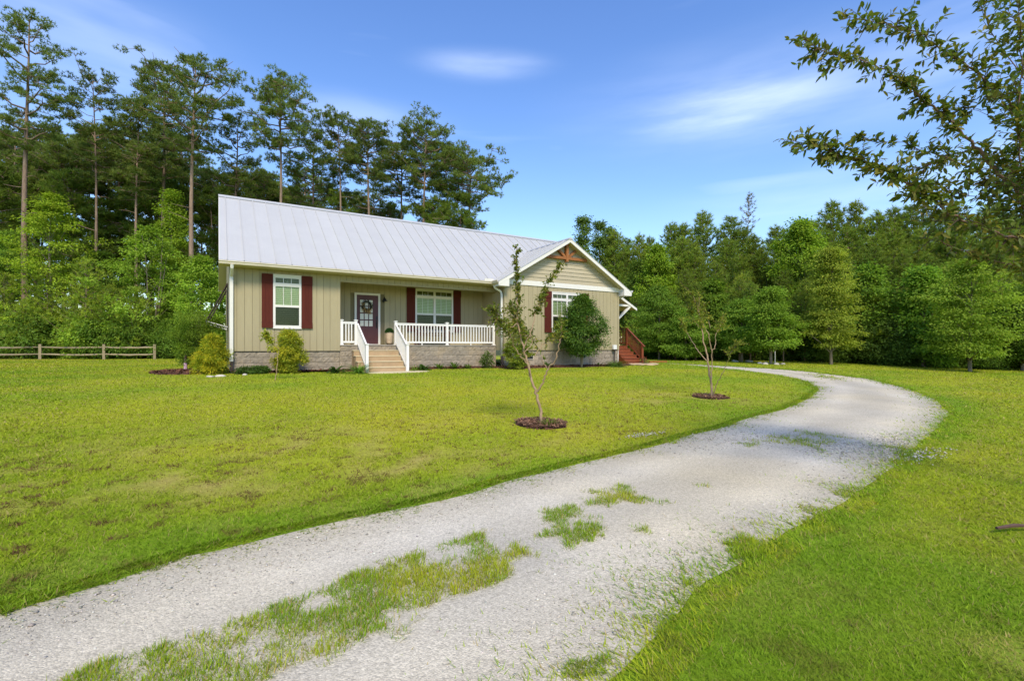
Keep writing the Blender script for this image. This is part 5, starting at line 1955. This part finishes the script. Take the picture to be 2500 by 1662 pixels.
# low bushes closing the wood's edge on the left
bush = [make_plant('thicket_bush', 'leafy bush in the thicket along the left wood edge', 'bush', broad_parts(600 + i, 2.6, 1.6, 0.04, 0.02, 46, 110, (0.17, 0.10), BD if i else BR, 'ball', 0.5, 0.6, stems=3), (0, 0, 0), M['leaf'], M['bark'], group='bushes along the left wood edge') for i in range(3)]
for i in range(34):
    u = -160 + 720 * (i + RNG.uniform(0, 1)) / 34
    d = RNG.uniform(37.5, 42)
    x, y = survey(u, d)
    s = RNG.uniform(0.6, 1.35)
    if i < 3:
        b = bush[i]
        b.location, b.scale, b.rotation_euler = (x, y, 0.58), (s, s, s), (0, 0, RNG.uniform(0, 6))
    else:
        again(bush[RNG.randrange(3)], 'leafy bush in the thicket along the left wood edge', (x, y, 0.58), RNG.uniform(0, 6), s, 'bushes along the left wood edge')
for i in range(15):
    u = -200 + 760 * (i + RNG.uniform(0, 1)) / 15
    d = RNG.uniform(43, 52)
    x, y = survey(u, d)
    again(bush[1 + RNG.randrange(2)], 'leafy bush in the thicket along the left wood edge', (x, y, 0.58), RNG.uniform(0, 6), RNG.uniform(1.3, 2.2), 'bushes along the left wood edge')

# ---- the wood on the right
rp = []
for i in range(5):
    rp.append(make_plant('plantation_pine', 'dense green pine in the crowded wood right of the house', 'tree', cone_parts(700 + i, 12.0, 2.3, 0.13, 95, [(0.058, 0.092, 0.022), (0.050, 0.082, 0.02), (0.066, 0.096, 0.02)][i % 3], cb=0.16, needle=(9, 0.34, 0.045), up=0.5, dens=1.9), (0, 0, 0), M['needle'], M['pinebark'], group='plantation pines on the right'))
topx = [1400, 1440, 1500, 1560, 1600, 1640, 1690, 1725, 1770, 1822, 1880, 1940, 2000, 2080, 2160, 2260, 2400, 2700]
topy = [600, 590, 575, 590, 585, 545, 505, 505, 500, 515, 530, 505, 495, 482, 500, 500, 490, 480]
ORD = ['first', 'second', 'third', 'fourth', 'fifth', 'sixth', 'seventh', 'eighth', 'ninth', 'tenth', 'eleventh', 'twelfth', 'thirteenth', 'fourteenth', 'fifteenth', 'sixteenth', 'seventeenth', 'eighteenth', 'nineteenth', 'twentieth'] + ['far'] * 20
k = 0
for row, (d0, d1, n, dv) in enumerate([(40, 44, 27, 0), (36, 39.5, 25, 48), (33, 36, 23, 115), (30.5, 33, 20, 175)]):
    for i in range(n):
        u = 1412 + (2760 - 1412) * (i + RNG.uniform(0.15, 0.85)) / n
        d = RNG.uniform(d0, d1) * np.interp(u, [1400, 1900, 2500], [1.15, 1.0, 0.90])
        if u < 1600:
            d += 6
        vt = np.interp(u, topx, topy) + dv + RNG.uniform(-6, 44)
        x, y = survey(u, d)
        z = gz(x, y)
        H = (HZN - vt) * d / FPX + 1.5 - z
        lab = 'dense green pine in the crowded wood right of the house'
        grp = 'plantation pines on the right'
        if row == 0 and u < 2260:
            lab = '%s pine from the house along the skyline of the right wood' % ORD[i]
        elif row == 3:
            lab = 'shorter bushy pine near the front of the crowded right wood'
        if k < 5:
            t = rp[k]
            t['label'] = lab
            t.location, t.rotation_euler, t.scale = (x, y, z), (0, 0, RNG.uniform(0, 6)), (H / 12,) * 3
        else:
            again(rp[RNG.randrange(5)], lab, (x, y, z), RNG.uniform(0, 6.28), H / 12, grp, sxy=RNG.uniform(1.0, 1.3))
        k += 1
for i in range(14):
    u = 1545 + (2560 - 1545) * (i + RNG.uniform(0.1, 0.9)) / 14
    d = np.interp(u, [1530, 1610, 1811, 2029, 2368, 2760], [40, 37.5, 33, 30.5, 27, 27]) + RNG.uniform(0.2, 1.6)
    x, y = survey(u, d)
    again(yp[RNG.randrange(6)], 'young pine at the foot of the right wood behind the lawn edge trees', (x, y, gz(x, y)), RNG.uniform(0, 6), RNG.uniform(0.5, 0.95), 'young pines at the foot of the right wood')
for i, (u, vt, lab) in enumerate([(1502, 566, 'pine just right of the three slim poplars behind the gable'), (1532, 584, 'pine filling the skyline dip above the gutter end of the wing'), (1562, 574, 'pine standing above the small side door roof'), (1590, 580, 'pine left of the bright broadleaf tree above the wooden stairs')]):
    d = 46.0 + i
    x, y = survey(u, d)
    again(rp[i], lab, (x, y, 0.6), 1.7 * i, ((HZN - vt) * d / FPX + 0.9) / 12, 'plantation pines on the right', sxy=1.15)
# a bare-looking thin pine top against the sky
x, y = survey(1823, 43)
make_plant('pine_tree', 'thin sparse pine top poking above the right wood', 'tree', cone_parts(760, (HZN - 472) * 43 / FPX + 0.9, 0.85, 0.07, 40, (0.060, 0.065, 0.035), cb=0.70, needle=(8, 0.28, 0.035), dens=0.45), (x, y, 0.6), M['needle'], M['pinebark'])
RB = [
    (1424, 532, 46, 34, 'slim poplar left of three just behind the gable peak', 'cone', (0.075, 0.125, 0.03), 0.1),
    (1464, 545, 46, 30, 'slim poplar in the middle of three behind the gable', 'cone', (0.075, 0.125, 0.03), 0.1),
    (1487, 556, 47, 24, 'slim poplar right of three behind the gable', 'cone', (0.070, 0.120, 0.03), 0.1),
    (1606, 606, 39, 52, 'bright broadleaf tree above the wooden side stairs', 'egg', (0.115, 0.185, 0.02), 0.3),
    (1955, 542, 34, 66, 'bright tulip tree with a bare grey trunk in the right wood', 'egg', (0.115, 0.19, 0.02), 0.42),
    (1560, 640, 42, 50, 'dark broadleaf tree directly right of the house gable', 'egg', (0.06, 0.105, 0.02), 0.2),
    (1740, 690, 34, 60, 'leafy tree behind the bare many stemmed young tree', 'egg', (0.085, 0.15, 0.02), 0.15),
    (2120, 650, 30, 70, 'rounded green tree left of centre in the right wood edge', 'egg', (0.085, 0.155, 0.02), 0.1),
    (2255, 655, 27.5, 75, 'upright green tree with a pointed top right of the drive bend', 'cone', (0.085, 0.155, 0.02), 0.05),
]
for i, (u, vt, d, hw, lab, shp, colr, cbf) in enumerate(RB):
    x, y = survey(u, d)
    z = gz(x, y)
    H = (HZN - vt) * d / FPX + 1.5 - z
    make_plant('broadleaf_tree', lab, 'tree', broad_parts(800 + i, H, hw * d / FPX, 0.11, cbf, 130, 85, (0.18, 0.11), colr, shp, 0.5, 0.52), (x, y, z), M['leaf'], M['bark'])
FR = [
    (1609, 700, 35.0, 75, 0.16, 'slender trunked tree on the lawn edge beside the wooden stairs', (0.080, 0.145, 0.022), 'egg'),
    (1675, 760, 33.0, 55, 0.12, 'low tree behind the bare young tree, left of the marker post', (0.085, 0.15, 0.022), 'egg'),
    (1811, 735, 30.4, 60, 0.2, 'small tree with ringed base near the far end of the drive', (0.085, 0.15, 0.022), 'egg'),
    (1882, 705, 27.6, 68, 0.22, 'small dark trunked tree beside the thin marker post', (0.095, 0.165, 0.022), 'cone'),
    (2029, 606, 28.0, 72, 0.16, 'tall yellow green tree with straight trunk right of the drive bend', (0.125, 0.165, 0.026), 'cone'),
    (2368, 640, 24.4, 105, 0.16, 'spreading layered tree with dark shade under it at the right', (0.105, 0.165, 0.022), 'egg'),
    (2496, 700, 26.0, 85, 0.14, 'dark tree at the right edge of the lawn', (0.07, 0.125, 0.02), 'egg'),
    (2660, 660, 25.0, 100, 0.14, 'broad tree beyond the right edge of the lawn', (0.085, 0.145, 0.02), 'egg'),
]
for i, (u, vt, d, hw, cbf, lab, colr, shp) in enumerate(FR):
    x, y = survey(u, d)
    z = gz(x, y)
    H = (HZN - vt) * d / FPX + 1.5 - z
    make_plant('lawn_edge_tree', lab, 'tree', broad_parts(850 + i, H, hw * d / FPX, 0.085, cbf, 190, 100, (0.115, 0.07), colr, shp, 0.30, 0.50), (x, y, z), M['leaf'], M['bark'])
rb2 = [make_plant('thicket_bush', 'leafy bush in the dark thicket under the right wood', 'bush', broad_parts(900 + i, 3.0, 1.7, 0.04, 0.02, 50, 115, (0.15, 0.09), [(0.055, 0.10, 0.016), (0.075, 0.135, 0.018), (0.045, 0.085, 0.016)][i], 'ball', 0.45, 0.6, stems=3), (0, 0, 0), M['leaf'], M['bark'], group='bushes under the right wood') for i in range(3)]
k = 0
for row, (off, n, s0, s1) in enumerate([(1.5, 34, 0.55, 0.95), (4.0, 26, 0.9, 1.5), (7.0, 18, 1.2, 1.9)]):
    for i in range(n):
        u = 1530 + (2760 - 1530) * (i + RNG.uniform(0, 1)) / n
        d = np.interp(u, [1530, 1610, 1811, 2029, 2368, 2760], [40, 37, 32, 29, 25.5, 25.5]) + off + RNG.uniform(-0.7, 0.9)
        x, y = survey(u, d)
        s = RNG.uniform(s0, s1)
        if k < 3:
            b = rb2[k]
            b.location, b.scale, b.rotation_euler = (x, y, gz(x, y) - 0.03), (s, s, s), (0, 0, RNG.uniform(0, 6))
        else:
            again(rb2[RNG.randrange(3)], 'leafy bush in the dark thicket under the right wood', (x, y, gz(x, y) - 0.03), RNG.uniform(0, 6), s, 'bushes under the right wood')
        k += 1

# ---- shrubs against the house
def shrub(name, label, u, d, vt, vb, hw, seed, colr, leaf=(0.06, 0.04), shape='ball', ncl=60, per=110, csz=0.16, flat=0.6, stems=4, tip=None, cb=0.04, r0=0.02, xy=None, mat='leaf', bark='bark', droop=0.1):
    x, y = survey(u, d) if xy is None else xy
    z = gz(x, y) + 0.03
    H = (vb - vt) * d / FPX
    return make_plant(name, label, 'shrub', broad_parts(seed, H, hw * d / FPX, r0, cb, ncl, per, leaf, colr, shape, flat, csz, stems=stems, tip=tip, droop=droop, limbs=22), (x, y, z), M[mat], M[bark], names=('stems', 'twigs', 'foliage'))


shrub('golden_conifer', 'golden yellow conifer mound at the left corner of the house', 519, 16.2, 822, 912, 46, 1001, (0.150, 0.195, 0.020), (0.075, 0.018), 'cone', 120, 150, 0.15, 0.7, 3, (0.30, 0.29, 0.026))
shrub('tall_shrub', 'tall feathery green shrub behind the golden conifer', 478, 19.2, 764, 902, 60, 1002, (0.085, 0.140, 0.020), (0.085, 0.03), 'vase', 95, 130, 0.26, 0.7, 6, None, 0.12, 0.03)
shrub('golden_shrub', 'rounded yellow green shrub under the single window', 705, 16.9, 806, 905, 38, 1003, (0.135, 0.175, 0.020), (0.055, 0.032), 'ball', 110, 130, 0.14, 0.7, 4, (0.24, 0.245, 0.026))
shrub('variegated_shrub', 'yellow edged shrub at the wing corner behind the forked young tree', 1262, 20.2, 782, 897, 36, 1004, (0.105, 0.155, 0.022), (0.06, 0.036), 'ball', 100, 120, 0.15, 0.4, 4, (0.18, 0.20, 0.035))
shrub('camellia_bush', 'large dark glossy round bush in front of the wing window', 1420, 22.3, 724, 894, 62, 1005, (0.052, 0.110, 0.018), (0.085, 0.05), 'egg', 170, 130, 0.26, 0.6, 3, (0.10, 0.17, 0.025), 0.20, 0.07, mat='myrtle')


def blade_plant(name, label, u, d, n, L0, L1, w, colr, seed, arch=0.8, cat='plant', xy=None, spread=0.06, lift=(0.5, 1.35)):
    """clump of arching strap leaves from the ground"""
    rng = np.random.default_rng(seed)
    x, y = survey(u, d) if xy is None else xy
    t = thing(name, label, cat, (x, y, gz(x, y) + 0.03))
    m = MB()
    cols = []
    V, F, c = [], [], []
    o = 0
    for i in range(n):
        a = rng.uniform(0, 6.28)
        L_ = rng.uniform(L0, L1)
        el = rng.uniform(*lift)
        p = np.array([math.cos(a), math.sin(a), 0]) * rng.uniform(0, spread)
        dh = np.array([math.cos(a), math.sin(a), 0])
        side = np.array([-math.sin(a), math.cos(a), 0])
        k = 5
        cc = varied(colr, 1, rng, 0.25, 0.12)[0]
        for j in range(k):
            s = j / (k - 1)
            e = el - arch * s * 1.3
            if j:
                p = p + (dh * math.cos(e) + np.array([0, 0, 1]) * math.sin(e)) * L_ / (k - 1)
            ww = w * (math.sin(math.pi * (0.12 + 0.86 * s)) ** 0.7)
            V += [p - side * ww / 2, p + side * ww / 2]
            c += [cc, cc]
        for j in range(k - 1):
            q = o + j * 2
            F.append((q, q + 1, q + 3, q + 2))
        o += 2 * k
    link('leaves', mesh_np('leaves', np.array(V), np.array(F), np.array(c), True, 4), M['leaf'], t)
    link('root_crown', MB().lathe([(0.01, -0.05), (0.035, 0.0), (0.02, 0.04)], (0, 0, 0), 8).mesh('root_crown'), M['bark'], t)
    return t


blade_plant('broad_leaf_plant', 'dark broad leaved plant against the blocks left of the steps', 818, 17.4, 26, 0.32, 0.58, 0.13, (0.025, 0.055, 0.012), 31, 1.0)
blade_plant('daylily_clump', 'fresh green strap leaved clump beside the left stair rail', 876, 17.3, 130, 0.45, 0.75, 0.026, (0.055, 0.115, 0.018), 32, 0.9, spread=0.12)
blade_plant('broad_leaf_plant', 'wide dark leaved plant just right of the steps', 1033, 19.3, 30, 0.32, 0.56, 0.12, (0.026, 0.058, 0.012), 33, 1.1)
blade_plant('daylily_clump', 'small pale strap leaved tuft at the foot of the right stair post', 1012, 18.5, 30, 0.25, 0.42, 0.024, (0.065, 0.11, 0.02), 34, 0.7)
blade_plant('bed_plant', 'first small green plant of three below the porch railing', 1073, 19.9, 40, 0.25, 0.42, 0.045, (0.045, 0.085, 0.015), 35, 0.7)
blade_plant('bed_plant', 'middle small green plant of three below the porch railing', 1110, 20.2, 40, 0.28, 0.48, 0.05, (0.045, 0.085, 0.015), 36, 0.7)
blade_plant('bed_plant', 'third small green plant of three below the porch railing', 1143, 20.5, 36, 0.22, 0.40, 0.045, (0.055, 0.10, 0.015), 37, 0.7)
shrub('bed_shrub', 'upright leafy plant at the right end of the porch blocks', 1188, 20.9, 856, 893, 12, 1010, (0.04, 0.075, 0.015), (0.09, 0.04), 'ball', 26, 26, 0.10, 0.8, 4)
blade_plant('bed_plant', 'small green plant between the vent and the large bush', 1337, 22.0, 34, 0.2, 0.42, 0.05, (0.035, 0.07, 0.015), 38, 0.6)
blade_plant('bed_plant', 'small dark plant between the large bush and the grass clump', 1463, 23.4, 24, 0.2, 0.38, 0.05, (0.03, 0.06, 0.015), 39, 0.7)
blade_plant('ornamental_grass', 'rounded clump of grass at the right corner of the wing', 1502, 23.3, 420, 0.40, 0.75, 0.016, (0.048, 0.09, 0.018), 40, 1.15, spread=0.22)
for i, (u, d, lab) in enumerate([(592, 16.25, 'low dark ground cover next to the corner downspout'), (618, 16.35, 'low dark ground cover under the left wall, middle patch'), (640, 16.5, 'low dark ground cover nearest the yellow green shrub')]):
    shrub('ground_cover', lab, u, d, 893, 908, 15, 1020 + i, (0.035, 0.07, 0.015), (0.05, 0.035), 'ball', 26, 40, 0.08, 0.6, 3)
shrub('flower_pot_plant', 'small reddish flowering plant by the foot of the wooden stairs', 1573, 25.8, 872, 886, 7, 1030, (0.09, 0.09, 0.04), (0.05, 0.035), 'ball', 16, 24, 0.07, 0.9, 3, (0.20, 0.035, 0.05))
# topiary ball foliage belongs to the urn
rng = np.random.default_rng(50)
n = 2600
dirs = unit(rng.normal(0, 1, (n, 3)))
dirs[:, 2] = np.abs(dirs[:, 2]) * 1.0 - 0.1
P = dirs * 0.165 * rng.uniform(0.86, 1.03, (n, 1)) + np.array([0, 0, 0.54])
V, F = leaves(P, dirs + rng.normal(0, .6, (n, 3)), rng.normal(0, 1, (n, 3)), np.full(n, 0.035), np.full(n, 0.022))
link('foliage', mesh_np('foliage', V, F, np.repeat(varied((0.02, 0.055, 0.018), n, rng), 4, 0)), M['leaf'], pot)


# ---- young trees on the lawn: traced stems with leaf sprays along the shoots
def grow(name, label, stems, sprays, seed, colr, tip, leaf, bark, base, leafmat='leaf', thin=0.78, more=1.5, reachf=1.0):
    """stems: list of (points, r0, r1) in plan metres; sprays: (stem index, from, to, leaves, spread)"""
    rng = np.random.default_rng(seed)
    t = thing(name, label, 'tree', base)
    b = np.array(base)
    paths, dense = [], []
    for pts, r0, r1 in stems:
        p = np.array(pts, float) - b
        k = max(10, len(p) * 4)
        s = np.concatenate([[0], np.cumsum(np.linalg.norm(p[1:] - p[:-1], axis=1))])
        q = np.linspace(0, s[-1], k)
        # Catmull-like smoothing of the traced line
        pp = np.stack([np.interp(q, s, p[:, j]) for j in range(3)], 1)
        for _ in range(3):
            pp[1:-1] = pp[1:-1] * 0.5 + (pp[:-2] + pp[2:]) * 0.25
        pp[2:-1] += rng.normal(0, 0.009, pp[2:-1].shape)
        paths.append((pp, np.linspace(r0, r1, k) * thin))
        dense.append(pp)
    tv, tf = tri_tube(paths, 7)
    link('stems', mesh_np('stems', tv, tf, None, True, 4), bark, t)
    P, D, N, cl, tw = [], [], [], [], []
    for si, f0, f1, nl, sp in sprays:
        pp = dense[si]
        k = len(pp)
        nt_ = max(1, int(nl * more) // 9)
        for _ in range(nt_):
            q = rng.uniform(f0, f1) * (k - 1)
            i = int(min(k - 2, q))
            c0 = pp[i] + (pp[i + 1] - pp[i]) * (q - i)
            ax_ = unit(pp[i + 1] - pp[i])
            dd = unit(ax_ * rng.uniform(0.3, 1.1) + rng.normal(0, 0.75, 3) + np.array([0, 0, 0.15]))
            ln = sp * rng.uniform(0.35, 1.15) * reachf
            e = c0 + dd * ln + np.array([0, 0, -0.1 * ln])
            tw.append((np.stack([c0, (c0 + e) / 2 + rng.normal(0, 0.06 * ln, 3), e]), np.array([0.004, 0.003, 0.0015])))
            m_ = rng.integers(7, 13)
            for j in range(m_):
                f = (j + 0.6) / m_
                pb = c0 + (e - c0) * f
                lat = unit(np.cross(dd, rng.normal(0, 1, 3)))
                P.append(pb)
                D.append(dd * 0.6 + lat * (1 if j % 2 else -1) * 0.9 + rng.normal(0, 0.25, 3))
                N.append(np.array([0, 0, 1.0]) + rng.normal(0, 0.5, 3))
    P, D, N = np.array(P), np.array(D), np.array(N)
    n = len(P)
    V, F = oval_leaves(P, D, N, leaf[0] * rng.uniform(0.65, 1.25, n), leaf[1] * rng.uniform(0.7, 1.2, n))
    c = varied(colr, n, rng, 0.25, 0.14)
    w = rng.uniform(0, 1, n) < 0.28
    c[w] = varied(tip, w.sum(), rng, 0.2, 0.1)
    bv, bf = tri_tube(tw, 3)
    tag(link('twigs', mesh_np('twigs', bv, bf, None, True, 4), M['twig'], t), kind='stuff')
    link('crown', mesh_np('crown', V, F, np.repeat(c, 8, 0)), M[leafmat], t)
    return t


def trace(pl, d, dd=0.0):
    """frame columns/rows at a chosen distance -> plan points (the tree's own depth spread dd is added along the line)"""
    out = []
    n = len(pl)
    for i, (u, v) in enumerate(pl):
        f = i / max(1, n - 1)
        q = d + dd * f
        x, y = survey(u, q)
        out.append((x, y, 1.5 + (HZN - v) * q / FPX))
    return out


# nearer forked tree
d = 8.2
x, y = survey(1322, d)
b0 = (x, y, gz(x, y))
vb = HZN + (1.5 - b0[2]) * FPX / d
T1 = [
    (trace([(1322, vb + 4), (1321, 1020), (1315, 985), (1311, 957), (1300, 940), (1296, 915), (1286, 880), (1278, 850), (1270, 815), (1262, 775), (1264, 740), (1263, 700), (1262, 660), (1262, 625), (1262, 600)], d, 0.15), 0.034, 0.006),
    (trace([(1311, 957), (1322, 940), (1332, 915), (1342, 893), (1357, 878), (1364, 850), (1368, 820), (1371, 795)], d, -0.35), 0.022, 0.008),
    (trace([(1296, 915), (1284, 882), (1262, 862), (1254, 840), (1248, 820), (1238, 800)], d, -0.4), 0.016, 0.006),
    (trace([(1280, 860), (1302, 838), (1300, 828), (1285, 818), (1270, 800)], d, 0.4), 0.010, 0.005),
    (trace([(1306, 868), (1318, 850), (1328, 838), (1345, 825), (1362, 806), (1372, 780)], d, 0.5), 0.010, 0.005),
    (trace([(1335, 899), (1326, 886), (1322, 866)], d, 0.2), 0.010, 0.006),
    (trace([(1278, 850), (1300, 800), (1303, 780), (1310, 760), (1322, 735), (1335, 700), (1346, 675), (1358, 655), (1368, 645)], d, 0.45), 0.014, 0.005),
    (trace([(1262, 790), (1240, 800), (1222, 790), (1210, 770), (1202, 755)], d, -0.3), 0.010, 0.004),
    (trace([(1268, 800), (1255, 770), (1246, 745)], d, 0.3), 0.008, 0.004),
]
S1 = [(0, 0.72, 1.0, 300, 0.10), (0, 0.5, 0.78, 200, 0.20), (1, 0.75, 1.0, 70, 0.12), (2, 0.6, 1.0, 80, 0.16), (3, 0.4, 1.0, 160, 0.26), (4, 0.35, 1.0, 210, 0.18), (5, 0.8, 1, 10, 0.06), (6, 0.35, 1.0, 420, 0.13), (7, 0.2, 1.0, 330, 0.20), (8, 0.2, 1.0, 220, 0.2)]
grow('young_tree', 'nearer young forked tree in front of the wing, thin leafy shoots', T1, S1, 61, (0.075, 0.105, 0.018), (0.12, 0.12, 0.022), (0.050, 0.027), M['myrtlebark'], b0, more=1.7)
blade_plant('sprout_tuft', 'low green sprouts at the foot of the nearer young tree', 1340, 8.05, 60, 0.06, 0.16, 0.025, (0.055, 0.075, 0.015), 41, 0.5, spread=0.14)
# bare many-stemmed tree
d = 12.3
x, y = survey(1737, d)
b0 = (x, y, gz(x, y))
vb = HZN + (1.5 - b0[2]) * FPX / d
T2 = [
    (trace([(1738, vb + 3), (1736, 940), (1733, 920), (1728, 880), (1726, 862), (1720, 845), (1716, 825), (1714, 800), (1708, 780), (1706, 750), (1708, 725)], d, 0.3), 0.040, 0.006),
    (trace([(1736, 935), (1738, 900), (1738, 870), (1738, 855), (1734, 835), (1728, 810), (1716, 795), (1708, 770), (1702, 745), (1690, 722), (1680, 705)], d, -0.5), 0.022, 0.005),
    (trace([(1725, 880), (1713, 868), (1700, 850), (1688, 830), (1676, 810), (1668, 795), (1660, 780)], d, 0.5), 0.016, 0.005),
    (trace([(1740, vb), (1744, 955), (1752, 930), (1758, 920), (1765, 912), (1772, 892), (1780, 872), (1790, 850), (1805, 832)], d, -0.8), 0.016, 0.005),
    (trace([(1738, 855), (1748, 845), (1746, 820), (1753, 805), (1762, 790), (1768, 770)], d, 0.6), 0.012, 0.004),
    (trace([(1734, 800), (1729, 780), (1722, 760), (1718, 742)], d, 0.2), 0.009, 0.004),
    (trace([(1706, 800), (1697, 783), (1690, 765), (1682, 750)], d, -0.3), 0.009, 0.004),
]
S2 = [(0, 0.68, 1.0, 190, 0.2), (1, 0.58, 1.0, 300, 0.22), (2, 0.65, 1.0, 130, 0.2), (3, 0.75, 1.0, 150, 0.25), (4, 0.45, 1.0, 230, 0.24), (5, 0.3, 1.0, 150, 0.2), (6, 0.3, 1.0, 190, 0.24)]
grow('young_tree', 'bare many stemmed young tree by the inside of the drive bend', T2, S2, 62, (0.095, 0.125, 0.020), (0.13, 0.135, 0.025), (0.055, 0.028), M['myrtlebark'], b0)
# thin sapling before the single window
d = 14.2
x, y = survey(672, d)
b0 = (x, y, gz(x, y))
vb = HZN + (1.5 - b0[2]) * FPX / d
T3 = [
    (trace([(671, vb + 3), (675, 905), (677, 885), (679, 865), (680, 850), (686, 835), (692, 822)], d, 0.1), 0.016, 0.004),
    (trace([(680, 852), (672, 846), (662, 836), (655, 826), (650, 818)], d, -0.2), 0.010, 0.003),
]
S3 = [(0, 0.7, 1.0, 140, 0.15), (1, 0.35, 1.0, 300, 0.17), (1, 0.75, 1.0, 180, 0.18)]
grow('sapling', 'thin sapling with a yellow green tuft in front of the single window', T3, S3, 63, (0.13, 0.165, 0.02), (0.19, 0.20, 0.022), (0.065, 0.032), M['myrtlebark'], b0)

# ---- the crepe myrtle whose branches reach in from the right
d = 4.6
xt, yt = survey(2700, d)
b0 = (xt, yt, gz(xt, yt))
fork = (xt, yt, 1.35)


def reach(pl, d0, d1):
    pts = trace(pl, d0, d1 - d0)
    return [fork] + pts


T4 = [
    (reach([(2560, 545), (2499, 478), (2442, 427), (2397, 379), (2359, 335), (2324, 296), (2289, 271), (2251, 236), (2212, 204), (2174, 175), (2136, 158), (2088, 148), (2043, 137), (1996, 118), (1962, 96)], 4.58, 4.26), 0.0425, 0.0030),
    (reach([(2580, 420), (2499, 287), (2450, 235), (2423, 207), (2394, 185), (2362, 159), (2324, 137), (2295, 124), (2267, 96), (2244, 76), (2206, 67), (2155, 60), (2110, 49), (2066, 38)], 4.72, 4.58), 0.0325, 0.0030),
    (reach([(2530, 520), (2498, 459), (2490, 367), (2474, 306), (2490, 239), (2500, 150), (2490, 60), (2480, -40)], 4.45, 4.19), 0.0250, 0.0036),
    (reach([(2580, 330), (2499, 178), (2455, 131), (2426, 99), (2410, 76), (2400, 25), (2391, -20), (2380, -60)], 4.85, 4.98), 0.0225, 0.0030),
    (reach([(2580, 640), (2496, 587), (2420, 565), (2362, 546), (2314, 520), (2282, 491), (2251, 469), (2206, 443), (2174, 424), (2142, 408), (2104, 395), (2059, 383), (2021, 367), (1989, 356), (1954, 351)], 4.32, 4.13), 0.0325, 0.0030),
    (reach([(2520, 520), (2439, 459), (2378, 414), (2305, 382), (2267, 367), (2219, 354), (2171, 347), (2123, 347), (2090, 340)], 4.85, 5.11), 0.0200, 0.0030),
    (reach([(2590, 690), (2500, 655), (2458, 644), (2410, 635), (2346, 612), (2300, 590), (2260, 580)], 4.72, 4.45), 0.0150, 0.0030),
    (reach([(2540, 380), (2470, 301), (2429, 295), (2397, 274), (2360, 262), (2330, 255)], 4.58, 4.85), 0.0125, 0.0024),
    (reach([(2560, 500), (2480, 430), (2420, 380), (2370, 360), (2330, 372), (2290, 400), (2250, 412)], 5.11, 5.37), 0.0175, 0.0024),
    (reach([(2600, 560), (2500, 520), (2420, 490), (2350, 470), (2280, 450), (2230, 448)], 5.11, 5.50), 0.0200, 0.0024),
    (reach([(2560, 250), (2500, 90), (2470, 30), (2440, -20)], 5.24, 5.50), 0.0175, 0.0024),
    (reach([(2600, 600), (2480, 560), (2400, 540), (2330, 545), (2270, 530)], 5.24, 5.63), 0.0150, 0.0024),
    ([b0, (b0[0] - 0.02, b0[1], 0.6), (b0[0] + 0.02, b0[1] + 0.02, 1.1), fork], 0.075, 0.055),
]
S4 = [(0, 0.60, 1.0, 430, 0.12), (0, 0.35, 0.6, 110, 0.13), (1, 0.42, 1.0, 620, 0.16), (2, 0.35, 1.0, 330, 0.16), (3, 0.35, 1.0, 330, 0.17), (4, 0.62, 1.0, 560, 0.12), (4, 0.3, 0.65, 420, 0.2), (5, 0.45, 1.0, 330, 0.11), (5, 0.2, 0.6, 260, 0.25), (6, 0.35, 1.0, 200, 0.12),
      (7, 0.4, 1.0, 260, 0.12), (8, 0.35, 1.0, 520, 0.18), (9, 0.3, 1.0, 560, 0.18), (10, 0.35, 1.0, 300, 0.16), (11, 0.3, 1.0, 460, 0.18), (1, 0.25, 0.5, 220, 0.2), (2, 0.3, 0.7, 220, 0.22)]
grow('crepe_myrtle', 'dark leafed crepe myrtle branches reaching in from the upper right', T4, S4, 64, (0.085, 0.115, 0.020), (0.135, 0.125, 0.024), (0.072, 0.030), M['myrtlebark2'], b0, 'myrtle', 0.62, 1.6, 1.5)

# stick lying in the grass, and a fallen twig bit
sx, sy = 5.46, 1.27
MB().tube([(sx - 0.16, sy + 0.06, gz(sx, sy) + 0.05), (sx, sy, gz(sx, sy) + 0.06), (sx + 0.22, sy - 0.10, gz(sx, sy) + 0.045)], [0.012, 0.016, 0.008], 6).build('fallen_stick', M['twig'], None)
tag(bpy.data.objects['fallen_stick'], 'short dark stick lying in the grass at the right', 'stick')

# pale stones at the feet of two lawn trees
i = 0
for (cx, cy, nn, lab) in ((26.63, 15.96, 6, 'pale stone in the ring round the tree by the marker post'), (27.93, 18.6, 4, 'pale stone in the ring round the small tree at the drive end')):
    for k in range(nn):
        a = k * 6.28 / nn
        o = stone(cx + 0.55 * math.cos(a), cy + 0.55 * math.sin(a), 0.13, 'ring_stone', lab, 'stone', M['stone'], 0.6, lab.split(' round ')[1] + ' ring stones')
